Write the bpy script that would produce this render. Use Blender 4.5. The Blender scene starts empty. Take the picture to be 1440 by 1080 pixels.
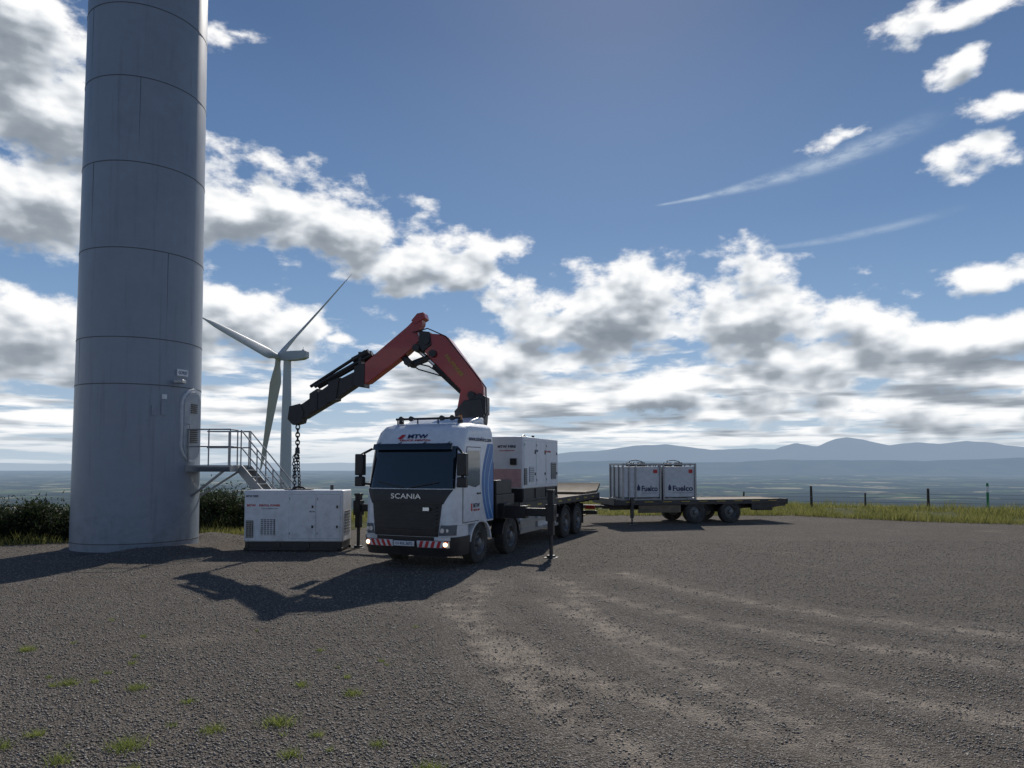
import bpy, math, random
import numpy as np
import bmesh
from mathutils import Vector, Matrix
rnd=random.Random(7); rng=np.random.default_rng(7)
sc=bpy.context.scene; col=sc.collection
sc.view_settings.view_transform='Standard'; sc.view_settings.look='None'; sc.view_settings.exposure=0
SUN_AZ=math.radians(9); SUN_EL=math.radians(38)

# ---------------------------------------------------------------- node helpers
def nmath(nt,op,a,b=None,c=None,clamp=False):
    n=nt.nodes.new('ShaderNodeMath'); n.operation=op; n.use_clamp=clamp
    for i,v in enumerate((a,b,c)):
        if v is None: continue
        if isinstance(v,(int,float)): n.inputs[i].default_value=v
        else: nt.links.new(v,n.inputs[i])
    return n.outputs[0]
def vmath(nt,op,a,b=None,out=0,scale=None):
    n=nt.nodes.new('ShaderNodeVectorMath'); n.operation=op
    for i,v in enumerate((a,b)):
        if v is None: continue
        if isinstance(v,(tuple,list)): n.inputs[i].default_value=v
        else: nt.links.new(v,n.inputs[i])
    if scale is not None:
        if isinstance(scale,(int,float)): n.inputs['Scale'].default_value=scale
        else: nt.links.new(scale,n.inputs['Scale'])
    return n.outputs[out]
def nmix(nt,f,a,b,blend='MIX'):
    n=nt.nodes.new('ShaderNodeMix'); n.data_type='RGBA'; n.blend_type=blend
    def s(i,v):
        if isinstance(v,(int,float)): n.inputs[i].default_value=v
        elif isinstance(v,(tuple,list)): n.inputs[i].default_value=tuple(v)+((1,) if len(v)==3 else ())
        else: nt.links.new(v,n.inputs[i])
    s(0,f); s(6,a); s(7,b)
    return n.outputs[2]
def nnoise(nt,vec,scale,detail=4,rough=.5,dist=0):
    n=nt.nodes.new('ShaderNodeTexNoise'); n.inputs['Scale'].default_value=scale
    if isinstance(detail,(int,float)): n.inputs['Detail'].default_value=detail
    else: nt.links.new(detail,n.inputs['Detail'])
    n.inputs['Roughness'].default_value=rough
    n.inputs['Distortion'].default_value=dist
    if vec is not None: nt.links.new(vec,n.inputs['Vector'])
    return n.outputs['Fac']
def smooth(nt,x,lo,hi,tmin=0,tmax=1):
    n=nt.nodes.new('ShaderNodeMapRange'); n.interpolation_type='SMOOTHSTEP'
    nt.links.new(x,n.inputs[0])
    for i,v in enumerate((lo,hi,tmin,tmax)): n.inputs[i+1].default_value=v
    return n.outputs[0]
def nbump(nt,h,strength,dist):
    n=nt.nodes.new('ShaderNodeBump'); n.inputs['Strength'].default_value=strength; n.inputs['Distance'].default_value=dist
    nt.links.new(h,n.inputs['Height']); return n.outputs[0]

def mat(name,color,rough=.5,metal=0,var=.12,vscale=6,dirt=0,dirtcol=(.12,.10,.08),bump=0,bscale=60,emis=None,estr=0,coat=0,trans=0,streak=0):
    m=bpy.data.materials.new(name); m.use_nodes=True; nt=m.node_tree
    b=nt.nodes['Principled BSDF']
    tc=nt.nodes.new('ShaderNodeTexCoord').outputs['Object']
    n=nnoise(nt,tc,vscale,3,.6)
    f=smooth(nt,n,.3,.7,1-var,1+var*.4)
    c=nmix(nt,1.0,color,(1,1,1),'MULTIPLY')
    vm=vmath(nt,'SCALE',c,scale=f)
    cc=vm
    if dirt>0:
        g=nt.nodes.new('ShaderNodeNewGeometry').outputs['Position']
        s=nt.nodes.new('ShaderNodeSeparateXYZ'); nt.links.new(g,s.inputs[0])
        low=smooth(nt,s.outputs[2],.2,2.2,1,.22)
        d=smooth(nt,nnoise(nt,tc,3.5,5,.7),.38,.72,.15,1)
        cc=nmix(nt,nmath(nt,'MULTIPLY',nmath(nt,'MULTIPLY',low,d),dirt,clamp=True),cc,dirtcol)
    if streak>0:
        st=vmath(nt,'MULTIPLY',tc,(7,7,.35))
        d=smooth(nt,nnoise(nt,st,1.0,5,.65),.52,.80,0,1)
        cc=nmix(nt,nmath(nt,'MULTIPLY',d,streak),cc,(.05,.05,.05))
    nt.links.new(cc,b.inputs['Base Color'])
    r=nmath(nt,'ADD',nmath(nt,'MULTIPLY',nmath(nt,'SUBTRACT',n,.5),.25),rough,clamp=True)
    nt.links.new(r,b.inputs['Roughness'])
    b.inputs['Metallic'].default_value=metal
    if coat: b.inputs['Coat Weight'].default_value=coat
    if bump: nt.links.new(nbump(nt,nnoise(nt,tc,bscale,3,.6),bump,.02),b.inputs['Normal'])
    if emis:
        b.inputs['Emission Color'].default_value=emis+(1,); b.inputs['Emission Strength'].default_value=estr
    return m

# ---------------------------------------------------------------- mesh builder
class MB:
    def __init__(s): s.v=[]; s.f=[]; s.m=[]
    def add(s,vs,fs,mi=0):
        o=len(s.v); s.v+= [tuple(p) for p in vs]
        for f in fs: s.f.append(tuple(i+o for i in f)); s.m.append(mi)
    def bx(s,x0,x1,y0,y1,z0,z1,mi=0):
        s.add([(x0,y0,z0),(x1,y0,z0),(x1,y1,z0),(x0,y1,z0),(x0,y0,z1),(x1,y0,z1),(x1,y1,z1),(x0,y1,z1)],
              [(0,3,2,1),(4,5,6,7),(0,1,5,4),(1,2,6,5),(2,3,7,6),(3,0,4,7)],mi)
    def beam(s,p0,p1,w,h,mi=0,up=(0,0,1)):
        p0=Vector(p0);p1=Vector(p1);d=(p1-p0).normalized();u=Vector(up)
        if abs(d.dot(u))>.98: u=Vector((0,1,0))
        r=d.cross(u).normalized();u=r.cross(d).normalized()
        vs=[p+r*a*w/2+u*b*h/2 for p in (p0,p1) for a,b in ((-1,-1),(1,-1),(1,1),(-1,1))]
        s.add(vs,[(0,1,2,3),(7,6,5,4),(0,4,5,1),(1,5,6,2),(2,6,7,3),(3,7,4,0)],mi)
    def cyl(s,p0,p1,r0,r1=None,n=16,mi=0,caps=True):
        if r1 is None:r1=r0
        p0=Vector(p0);p1=Vector(p1);d=(p1-p0).normalized();u=Vector((0,0,1))
        if abs(d.dot(u))>.95:u=Vector((0,1,0))
        a=d.cross(u).normalized();b=d.cross(a)
        vs=[];fs=[]
        for p,r in((p0,r0),(p1,r1)):
            for i in range(n):
                t=2*math.pi*i/n; vs.append(p+a*math.cos(t)*r+b*math.sin(t)*r)
        for i in range(n): j=(i+1)%n; fs.append((i,j,n+j,n+i))
        if caps: fs.append(tuple(range(n-1,-1,-1))); fs.append(tuple(range(n,2*n)))
        s.add(vs,fs,mi)
    def tube(s,pts,r,n=8,mi=0,closed=False):
        k=len(pts); rg=range(k if closed else k-1)
        for i in rg: s.cyl(pts[i],pts[(i+1)%k],r,r,n,mi)
    def prism(s,poly,fn,t0,t1,mi=0):
        n=len(poly)
        vs=[fn(a,b,t0) for a,b in poly]+[fn(a,b,t1) for a,b in poly]
        fs=[tuple(range(n-1,-1,-1)),tuple(range(n,2*n))]+[(i,(i+1)%n,n+(i+1)%n,n+i) for i in range(n)]
        s.add(vs,fs,mi)
    def lathe(s,prof,c,n=32,mi=0,axis='x'):
        vs=[];fs=[];k=len(prof)
        for i in range(n):
            t=2*math.pi*i/n
            for a,r in prof:
                if axis=='x': vs.append((c[0]+a,c[1]+math.cos(t)*r,c[2]+math.sin(t)*r))
                else: vs.append((c[0]+math.cos(t)*r,c[1]+math.sin(t)*r,c[2]+a))
        for i in range(n):
            j=(i+1)%n
            for q in range(k-1): fs.append((i*k+q,j*k+q,j*k+q+1,i*k+q+1))
        s.add(vs,fs,mi)
    def obj(s,name,parent,mats,bevel=0,solid=0,recalc=True,ang=.6):
        me=bpy.data.meshes.new(name); me.from_pydata(s.v,[],s.f)
        if not isinstance(mats,(list,tuple)): mats=[mats]
        for m in mats: me.materials.append(m)
        me.polygons.foreach_set('material_index',s.m)
        bm=bmesh.new(); bm.from_mesh(me)
        bmesh.ops.remove_doubles(bm,verts=bm.verts,dist=1e-5)
        if recalc: bmesh.ops.recalc_face_normals(bm,faces=bm.faces)
        for f in bm.faces: f.smooth=True
        for e in bm.edges:
            if len(e.link_faces)==2: e.smooth = e.calc_face_angle(3)<ang
        bm.to_mesh(me); bm.free()
        ob=bpy.data.objects.new(name,me); col.objects.link(ob); ob.parent=parent
        if bevel:
            md=ob.modifiers.new('b','BEVEL'); md.width=bevel; md.segments=2; md.limit_method='ANGLE'; md.angle_limit=math.radians(35)
            md.harden_normals=False
        return ob
def np_mesh(name,V,F,m,smoothf=False):
    me=bpy.data.meshes.new(name); V=np.asarray(V,dtype=np.float32); F=np.asarray(F,dtype=np.int32)
    k=F.shape[1]
    me.vertices.add(len(V)); me.vertices.foreach_set('co',V.ravel())
    me.loops.add(F.size); me.loops.foreach_set('vertex_index',F.ravel())
    me.polygons.add(len(F)); me.polygons.foreach_set('loop_start',np.arange(0,F.size,k,dtype=np.int32))
    me.polygons.foreach_set('loop_total',np.full(len(F),k,dtype=np.int32))
    me.update(); me.validate(); me.materials.append(m)
    if smoothf: me.polygons.foreach_set('use_smooth',np.ones(len(F),dtype=bool))
    ob=bpy.data.objects.new(name,me); col.objects.link(ob); return ob
def empty(name,loc,rz=0,parent=None):
    e=bpy.data.objects.new(name,None); e.empty_display_size=.3; e.location=loc; e.rotation_euler=(0,0,rz)
    col.objects.link(e); e.parent=parent; return e
def tag(o,label,cat,group=None,kind=None):
    o['label']=label; o['category']=cat
    if group:o['group']=group
    if kind:o['kind']=kind
def text(s,parent,m,o,right,up,width,height=None,extr=.004,bold=0.0,name='lettering'):
    cu=bpy.data.curves.new(name,'FONT'); cu.body=s; cu.extrude=extr; cu.offset=bold; cu.resolution_u=3
    t=bpy.data.objects.new('tmp',cu); col.objects.link(t); bpy.context.view_layer.update()
    me=bpy.data.meshes.new_from_object(t); bpy.data.objects.remove(t)
    co=np.empty(len(me.vertices)*3,dtype=np.float32); me.vertices.foreach_get('co',co); co=co.reshape(-1,3)
    mn=co.min(0);mx=co.max(0); c=(mn+mx)/2; sx=width/(mx[0]-mn[0]); sy=(height/(mx[1]-mn[1])) if height else sx
    r=np.array(Vector(right).normalized());u=np.array(Vector(up).normalized());n=np.cross(r,u)
    P=np.array(o)+np.outer((co[:,0]-c[0])*sx,r)+np.outer((co[:,1]-c[1])*sy,u)+np.outer(co[:,2],n)
    me.vertices.foreach_set('co',P.astype(np.float32).ravel()); me.update()
    me.materials.clear(); me.materials.append(m)
    ob=bpy.data.objects.new(name,me); col.objects.link(ob); ob.parent=parent; return ob

# ---------------------------------------------------------------- materials
M_white=mat('white_paint',(.74,.76,.78),.32,dirt=.5,var=.06,coat=.3)
M_genwhite=mat('canopy_white',(.72,.74,.76),.42,dirt=.35,var=.06)
M_cage=mat('cage_white',(.60,.62,.63),.5,dirt=.4,var=.10)
M_black=mat('black_plastic',(.014,.014,.016),.45,dirt=.3,dirtcol=(.07,.06,.055))
M_steel=mat('dark_chassis',(.035,.035,.038),.5,metal=.2,dirt=.5)
M_grey=mat('galvanised',(.30,.31,.32),.4,metal=.6,dirt=.2)
M_glass=mat('dark_glass',(.010,.014,.020),.05,var=.05,coat=.5)
M_red=mat('crane_red',(.34,.014,.016),.35,dirt=.15,coat=.3)
M_redp=mat('red_sign',(.5,.03,.03),.5)
M_blue=mat('blue_graphic',(.04,.17,.45),.4,dirt=.2)
M_lblue=mat('light_blue_graphic',(.28,.48,.68),.4,dirt=.2)
M_navy=mat('navy_letter',(.02,.03,.09),.5)
M_yellow=mat('yellow_paint',(.45,.32,.04),.5,dirt=.3)
M_chrome=mat('chrome_letter',(.75,.76,.78),.25,metal=.7)
M_tyre=mat('tyre_rubber',(.022,.022,.022),.85,dirt=.8,dirtcol=(.10,.09,.075),bump=.3,bscale=30)
M_rim=mat('rim_steel',(.22,.23,.24),.5,metal=.4,dirt=.9)
M_wood=mat('deck_timber',(.17,.13,.085),.8,var=.3,vscale=3,bump=.4,bscale=25)
M_lamp=mat('lit_lamp',(.9,.85,.7),.3,emis=(1,.78,.45),estr=3.5)
M_head=mat('headlight_glass',(.12,.14,.16),.08,coat=.6)
M_amber=mat('amber_lens',(.6,.2,.02),.2)
M_tower=mat('tower_paint',(.245,.285,.34),.42,var=.08,vscale=.6,streak=.34,dirt=.35,dirtcol=(.04,.055,.035))
M_seam=mat('seam',(.08,.09,.10),.6)
M_turb=mat('turbine_paint',(.42,.45,.48),.45,var=.05)
M_conc=mat('concrete',(.08,.075,.068),.9,bump=.5,bscale=12,var=.3)
M_post=mat('post_wood',(.07,.055,.04),.9,var=.3)
M_green=mat('green_cap',(.02,.22,.09),.5)

# ---------------------------------------------------------------- terrain
def pad_edge(x):
    return np.interp(x,[-400,-30,-16,-12,-9,-4,3,14,19,26,60,400],[10,20,22.6,24.2,26,30,36,36.0,31.5,28,24,10])
def arcs():
    P=[[(.4,15.5),(-.2,10.2),(1.5,7.2),(3.4,4.4)],[(-.23,13.2),(.8,9.2),(3.0,7.2),(6.4,5.0)],
       [(1.7,16.4),(3.0,12.0),(6.4,9.6),(10,8.4)]]
    out=[]
    for p in P:
        p=np.array(p,float); t=np.linspace(0,1,60)[:,None]
        b=(1-t)**3*p[0]+3*(1-t)**2*t*p[1]+3*(1-t)*t**2*p[2]+t**3*p[3]
        d=np.gradient(b,axis=0); n=np.stack([d[:,1],-d[:,0]],1); n/=np.linalg.norm(n,axis=1)[:,None]
        out.append(b-n*.95); out.append(b+n*.95)
    return out
ARC=arcs()
def vnoise(x,y,s,seed):
    r=np.random.default_rng(seed); T=r.random((64,64)); X=x/s;Y=y/s
    i=np.floor(X).astype(int);j=np.floor(Y).astype(int);fx=X-i;fy=Y-j
    fx=fx*fx*(3-2*fx);fy=fy*fy*(3-2*fy)
    g=lambda a,b:T[a%64,b%64]
    return (g(i,j)*(1-fx)+g(i+1,j)*fx)*(1-fy)+(g(i,j+1)*(1-fx)+g(i+1,j+1)*fx)*fy-.5
def terrain(x,y):
    x=np.asarray(x,float);y=np.asarray(y,float)
    e=y-pad_edge(x)+vnoise(x,y,3.,3)*1.2
    z=vnoise(x,y,3.4,1)*.035+vnoise(x,y,.9,2)*.010
    z=z+.22*np.clip(e/4,0,1)*1+ .0
    dt=np.hypot(x+11.5,y-21.9)
    z=z+.24*np.exp(-((dt-2.7)/.8)**2)*np.clip((x+11.8)/1.5,0,1)
    z=np.where((np.hypot(x-7.5,y-31)<8)|(np.hypot(x+6.4,y-21.4)<2.2),z*.35,z)
    fall=np.clip(e-9,0,None)
    zz=-fall*.16-np.clip(fall-40,0,None)*.05
    plain=-205+vnoise(x,y,900,5)*30+vnoise(x,y,3500,6)*60
    w=np.clip((zz+150)/60,0,1)
    low=np.where(fall>0,np.maximum(zz,-260),0)
    z=z+np.where(fall>0,low*w+np.where(zz<-90,plain,zz)*(1-w),0)
    return z,e
def fine(a,b,st,lo,hi,nlo,nhi):
    c=np.arange(a,b,st)
    L=a-np.geomspace(st*1.3,a-lo,nlo)[::-1]; H=c[-1]+np.geomspace(st*1.3,hi-c[-1],nhi)
    return np.concatenate([L,c,H])
xs=fine(-20,24,.15,-45000,45000,60,60); ys=fine(4,37,.15,-3000,42000,40,110)
X,Y=np.meshgrid(xs,ys); Z,E=terrain(X,Y)
track=np.zeros_like(X)
sel=(np.abs(X)<24)&(Y>2)&(Y<30)
px_=X[sel];py_=Y[sel]; best=np.full(px_.shape,9.)
wob=vnoise(px_,py_,1.6,31)*.35
for a in ARC:
    for q in a[::2]: best=np.minimum(best,np.hypot(px_-q[0],py_-q[1]))
best=np.abs(best+wob*.6)
tr=np.exp(-(best/.26)**2); track[sel]=tr
Z[sel]-=tr*.022; Z[sel]+=np.exp(-((best-.5)/.16)**2)*.010
nx,ny=len(xs),len(ys)
I=np.arange(nx*ny).reshape(ny,nx)
F=np.stack([I[:-1,:-1],I[:-1,1:],I[1:,1:],I[1:,:-1]],-1).reshape(-1,4)
V=np.stack([X,Y,Z],-1).reshape(-1,3)

def haze_out(nt,bsdf,pos,scale,hcol,maxf=.97):  # aerial haze painted into the material as emission, stronger with distance from the origin
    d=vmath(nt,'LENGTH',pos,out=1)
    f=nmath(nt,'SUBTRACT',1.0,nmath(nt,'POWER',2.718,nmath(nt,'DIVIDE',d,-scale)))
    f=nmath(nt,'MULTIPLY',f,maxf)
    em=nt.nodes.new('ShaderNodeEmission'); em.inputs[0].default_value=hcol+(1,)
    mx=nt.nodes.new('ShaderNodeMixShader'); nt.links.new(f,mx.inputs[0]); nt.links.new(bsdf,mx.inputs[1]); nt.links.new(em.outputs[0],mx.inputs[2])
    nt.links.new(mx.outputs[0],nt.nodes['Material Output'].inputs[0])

gm=bpy.data.materials.new('ground_surface'); gm.use_nodes=True; nt=gm.node_tree; bs=nt.nodes['Principled BSDF']
pos=nt.nodes.new('ShaderNodeNewGeometry').outputs['Position']
def attr(n):
    a=nt.nodes.new('ShaderNodeAttribute'); a.attribute_name=n; return a.outputs['Fac']
trk=attr('track'); grs=attr('grassy')
vor=nt.nodes.new('ShaderNodeTexVoronoi'); vor.inputs['Scale'].default_value=50; nt.links.new(pos,vor.inputs['Vector'])
sepc=nt.nodes.new('ShaderNodeSeparateColor'); nt.links.new(vor.outputs['Color'],sepc.inputs[0])
big=nnoise(nt,pos,.35,4,.6); mid=nnoise(nt,pos,2.2,6,.75)
g1=nmix(nt,sepc.outputs[0],(.050,.044,.038),(.27,.24,.205))
g1=nmix(nt,smooth(nt,mid,.42,.66,0,.7),g1,nmix(nt,.5,g1,(.12,.098,.072)))
g1=nmix(nt,smooth(nt,big,.35,.65,0,.6),g1,nmix(nt,.5,g1,(.075,.062,.050)))
tf=nmath(nt,'MULTIPLY',trk,smooth(nt,mid,.38,.60,.08,.85))
g1=nmix(nt,tf,g1,(.42,.36,.29))
patch=smooth(nt,big,.54,.70,0,.5)
g1=nmix(nt,patch,g1,(.26,.22,.175))
gr=nmix(nt,mid,(.035,.055,.014),(.20,.19,.07))
gmask=smooth(nt,nmath(nt,'ADD',grs,nmath(nt,'MULTIPLY',nmath(nt,'SUBTRACT',mid,.5),1.2)),.35,.65)
near=nmix(nt,gmask,g1,gr)
fv=nt.nodes.new('ShaderNodeTexVoronoi'); fv.inputs['Scale'].default_value=.0030; nt.links.new(pos,fv.inputs['Vector'])
sf=nt.nodes.new('ShaderNodeSeparateColor'); nt.links.new(fv.outputs['Color'],sf.inputs[0])
fc=nmix(nt,sf.outputs[0],(.02,.045,.015),(.11,.15,.05)); fc=nmix(nt,smooth(nt,sf.outputs[1],.74,.8,0,.9),fc,(.40,.34,.20))
wood=smooth(nt,nnoise(nt,vmath(nt,'MULTIPLY',pos,(1,.6,1)),.0016,5,.75),.46,.52)
hed=nmath(nt,'MAXIMUM',smooth(nt,fv.outputs['Distance'],.5,.7,0,.85),wood)
fc=nmix(nt,hed,fc,(.006,.011,.009))
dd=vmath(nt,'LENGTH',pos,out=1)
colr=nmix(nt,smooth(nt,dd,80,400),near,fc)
nt.links.new(colr,bs.inputs['Base Color']); bs.inputs['Roughness'].default_value=.95
nt.links.new(smooth(nt,dd,80,400,.12,0),bs.inputs['Specular IOR Level'])
hh=nmath(nt,'ADD',nmath(nt,'MULTIPLY',vor.outputs[0],1.0),nmath(nt,'MULTIPLY',nnoise(nt,pos,16,3,.75),1.3))
hh=nmath(nt,'MULTIPLY',hh,smooth(nt,dd,60,120,1,0))
nt.links.new(nbump(nt,hh,.9,.032),bs.inputs['Normal'])
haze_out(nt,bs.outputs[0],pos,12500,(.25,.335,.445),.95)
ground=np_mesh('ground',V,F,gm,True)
for nme,arr in(('track',track),('grassy',np.clip(E/1.2+.3,0,1))):
    a=ground.data.attributes.new(nme,'FLOAT','POINT'); a.data.foreach_set('value',arr.astype(np.float32).ravel())
tag(ground,'gravel hilltop yard with grassy rim above a wide farmed plain','ground',kind='structure')

# gravel stones
pm=bpy.data.materials.new('gravel_stone'); pm.use_nodes=True; nt=pm.node_tree
gi=nt.nodes.new('ShaderNodeNewGeometry').outputs['Random Per Island']
cr=nmix(nt,gi,(.050,.044,.038),(.32,.285,.24)); nt.links.new(cr,nt.nodes['Principled BSDF'].inputs['Base Color'])
nt.nodes['Principled BSDF'].inputs['Roughness'].default_value=.6
n=150000
d=4.8*np.exp(rng.random(n)*math.log(24/4.8)); x=(rng.random(n)*1.7-.85)*d
z,e=terrain(x,d); keep=(e<-.3); 
bst=np.full(n,9.)
for a in ARC:
    for q in a[::3]: bst=np.minimum(bst,np.hypot(x-q[0],d-q[1]))
keep&=(bst>.3)|(rng.random(n)<.4)
x=x[keep];d=d[keep];z=z[keep];bst=bst[keep];n=len(x); z=z-np.exp(-(bst/.26)**2)*.02
s=(.0045+.0095*rng.random(n)**2.6)*(1+d*.025)
base=np.array([(1,0,0),(0,1,0),(-1,0,0),(0,-1,0),(0,0,.7),(0,0,-.7)],float)
ang=rng.random(n)*6.28; ca,sa=np.cos(ang),np.sin(ang)
vv=np.repeat(base[None],n,0)*(.7+.6*rng.random((n,6,1)))
vv=vv*s[:,None,None]*np.array([1.3,1,1])
vx=vv[:,:,0]*ca[:,None]-vv[:,:,1]*sa[:,None]; vy=vv[:,:,0]*sa[:,None]+vv[:,:,1]*ca[:,None]
VV=np.stack([vx+x[:,None],vy+d[:,None],vv[:,:,2]+z[:,None]+s[:,None]*.35],-1).reshape(-1,3)
bf=np.array([(0,1,4),(1,2,4),(2,3,4),(3,0,4),(1,0,5),(2,1,5),(3,2,5),(0,3,5)])
FF=(bf[None]+(np.arange(n)*6)[:,None,None]).reshape(-1,3)
gv=np_mesh('gravel',VV,FF,pm); tag(gv,'loose grey and brown stones strewn over the yard','gravel',kind='stuff')

# ---------------------------------------------------------------- grass
def grass_mat(name,c1,c2):
    m=bpy.data.materials.new(name); m.use_nodes=True; nt=m.node_tree; b=nt.nodes['Principled BSDF']
    gi=nt.nodes.new('ShaderNodeNewGeometry').outputs['Random Per Island']
    c=nmix(nt,gi,c1,c2); nt.links.new(c,b.inputs['Base Color']); b.inputs['Roughness'].default_value=.7
    tr=nt.nodes.new('ShaderNodeBsdfTranslucent'); nt.links.new(c,tr.inputs[0])
    mx=nt.nodes.new('ShaderNodeMixShader'); mx.inputs[0].default_value=.5
    nt.links.new(b.outputs[0],mx.inputs[1]); nt.links.new(tr.outputs[0],mx.inputs[2]); nt.links.new(mx.outputs[0],nt.nodes['Material Output'].inputs[0])
    return m
M_grass=grass_mat('grass_blade',(.08,.11,.02),(.36,.33,.11)); M_weed=grass_mat('weed_blade',(.09,.14,.02),(.34,.37,.10)); M_gorse=grass_mat('gorse_leaf',(.010,.018,.006),(.04,.055,.02))
def blades(x,y,z,h,w,lean):
    n=len(x); a=rng.random(n)*6.283; l=rng.random(n)*6.283
    dx=np.cos(a)*w;dy=np.sin(a)*w; lx=np.cos(l)*lean*h;ly=np.sin(l)*lean*h
    P=np.stack([np.stack([x-dx,y-dy,z-.01],-1),np.stack([x+dx,y+dy,z-.01],-1),np.stack([x+lx,y+ly,z+h],-1)],1)
    return P.reshape(-1,3),np.arange(3*n).reshape(-1,3)
tx=[];ty=[];th=[]
T=[(-3.4,6.4,1.2),(-2.25,7.0,1.1),(-1.75,7.9,.7),(-1.9,6.25,.7),(-3.8,6.1,.8),(-4.2,8.1,.8),(-5.1,8.3,.8),(-4.4,6.7,.6),(-4.55,6.4,.9),(-1.2,6.5,.5),(-2.8,6.8,.8),(-3.4,7.6,.5),(-2.4,8.2,.6),(-.66,5.95,.9),(-1.8,6.7,.4),(-6.6,9.8,.8),(-3.1,5.9,.6)]
for i in range(24): T.append((-rnd.uniform(1.2,7.5),rnd.uniform(6,12),rnd.uniform(.15,.35)))
for a,b,k in T:
    m=int(230*k); tx.append(a+rng.normal(0,.07*k,m)); ty.append(b+rng.normal(0,.06*k,m)); th.append((.02+.085*rng.random(m))*(.5+.6*k))
tx=np.concatenate(tx);ty=np.concatenate(ty);th=np.concatenate(th)
V1,F1=blades(tx,ty,terrain(tx,ty)[0]-.005,th,.0034,.8)
g=np_mesh('grass_tufts',V1,F1,M_weed); tag(g,'small weedy grass tufts growing through the gravel','grass',kind='stuff')
n=90000; x=rng.uniform(-26,40,n); e=rng.random(n)**1.3*9-.2; y=pad_edge(x)+e
cl=vnoise(x,y,1.4,9)+vnoise(x,y,.5,10)*.6; k=cl>-.22; x=x[k];y=y[k];cl=cl[k]
h=(.08+.20*rng.random(len(x)))*(1+np.clip(cl,0,1)*2.2)
V1,F1=blades(x,y,terrain(x,y)[0],h,.012,.45)
g=np_mesh('verge_grass',V1,F1,M_grass); tag(g,'rough dry grass along the edge of the yard','grass',kind='stuff')

def bush(loc,rx,ry,h,seed):
    r=np.random.default_rng(seed); K=46
    th=r.random(K)*6.283; ph=np.arccos(r.random(K)); rr=.55+.5*r.random(K)
    C=np.stack([np.cos(th)*np.sin(ph)*rx*rr,np.sin(th)*np.sin(ph)*ry*rr,np.cos(ph)*h*.86*rr+.1],-1)
    n=13000; ci=r.integers(0,K,n); sg=(.10+.16*r.random(K))[ci][:,None]
    P=C[ci]+r.normal(0,1,(n,3))*sg*np.array([rx,ry,h*.8]); P[:,2]=np.abs(P[:,2])
    L=.035+.06*r.random(n); a=r.normal(0,1,(n,3)); a[:,2]+=.7; a/=np.linalg.norm(a,axis=1)[:,None]
    b=np.cross(a,r.normal(0,1,(n,3))); b/=np.linalg.norm(b,axis=1)[:,None]
    Q=np.stack([P-b*L[:,None]*.3,P+b*L[:,None]*.3,P+a*L[:,None]*1.7],1).reshape(-1,3)
    o=np_mesh('gorse_bush',Q,np.arange(3*n).reshape(-1,3),M_gorse)
    mb=MB()
    for i in range(14):
        c=C[r.integers(0,K)]; mb.cyl((c[0]*.15,c[1]*.15,0),tuple(c),.025,.008,6)
    st=mb.obj('stem',o,M_post)
    z0=float(terrain(loc[0],loc[1])[0]); o.location=(loc[0],loc[1],z0-.1)
    tag(o,'dark spiky evergreen bush on the grassy rim of the yard','bush','bushes around the yard edge')
for i,(a,b,rx,h) in enumerate([(-17.6,23.6,1.5,1.35),(-15.9,24.3,1.3,1.2),(-14.6,24.8,1.2,1.0),(-19.2,24.0,1.5,1.7),(-13.5,26.2,1.1,1.2),(-11.1,27.6,1.3,1.5),(-9.9,28.6,1.2,1.45),(-8.6,29.6,1.1,1.2),(-12.6,29.0,1.4,1.3)]):
    bush((a,b),rx,rx*.9,h,100+i)

# ---------------------------------------------------------------- hills
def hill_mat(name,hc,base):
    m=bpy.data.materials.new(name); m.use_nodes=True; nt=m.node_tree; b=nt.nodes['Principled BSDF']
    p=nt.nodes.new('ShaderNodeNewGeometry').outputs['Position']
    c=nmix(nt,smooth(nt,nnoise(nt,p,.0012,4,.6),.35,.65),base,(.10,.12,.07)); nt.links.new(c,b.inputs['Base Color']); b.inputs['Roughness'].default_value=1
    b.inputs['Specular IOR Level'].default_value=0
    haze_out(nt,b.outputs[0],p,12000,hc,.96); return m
def ridge(name,D,prof,hm,label,seed,depth=5000,amp=.0016):
    us=np.linspace(prof[0][0],prof[-1][0],260); hp=np.interp(us,[p[0] for p in prof],[p[1] for p in prof])
    j=sum(vnoise(us*1000,us*0+seed,s,seed+i)*a for i,(s,a) in enumerate(((60,1),(25,.5),(9,.22))))
    hp=hp+j*amp*2*np.clip(hp/.012,0.15,1)
    rows=18; VV=[]
    for q in range(rows):
        t=q/(rows-1)
        prof_t=math.sin(min(t/.75,1)*math.pi/2)**1.3 if t<=.75 else 1-(t-.75)*1.6
        dd_=D+depth*(t-.75)
        z=2.5+hp*D*prof_t-(1-prof_t)*210+ vnoise(us*D,us*0+dd_,900,seed+20)*200*math.sin(math.pi*min(t/.75,1))
        VV.append(np.stack([us*dd_,np.full_like(us,dd_),z],-1))
    VV=np.array(VV).reshape(-1,3); I=np.arange(rows*260).reshape(rows,260)
    FF=np.stack([I[:-1,:-1],I[:-1,1:],I[1:,1:],I[1:,:-1]],-1).reshape(-1,4)
    o=np_mesh(name,VV,FF,hm,True); tag(o,label,'hills',kind='structure')
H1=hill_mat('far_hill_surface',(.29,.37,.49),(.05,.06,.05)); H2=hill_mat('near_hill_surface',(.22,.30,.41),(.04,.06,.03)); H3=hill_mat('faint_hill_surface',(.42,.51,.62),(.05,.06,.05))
R=[(700,654),(760,644),(800,637),(830,634),(860,631),(900,627),(935,624),(955,626),(1000,631),(1060,629),(1090,632),(1120,623),(1150,627),(1175,619),(1192,616),(1215,619),(1250,626),(1290,622),(1320,624),(1360,621),(1400,624),(1440,629),(1520,634),(1700,640),(1900,652)]
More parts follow.
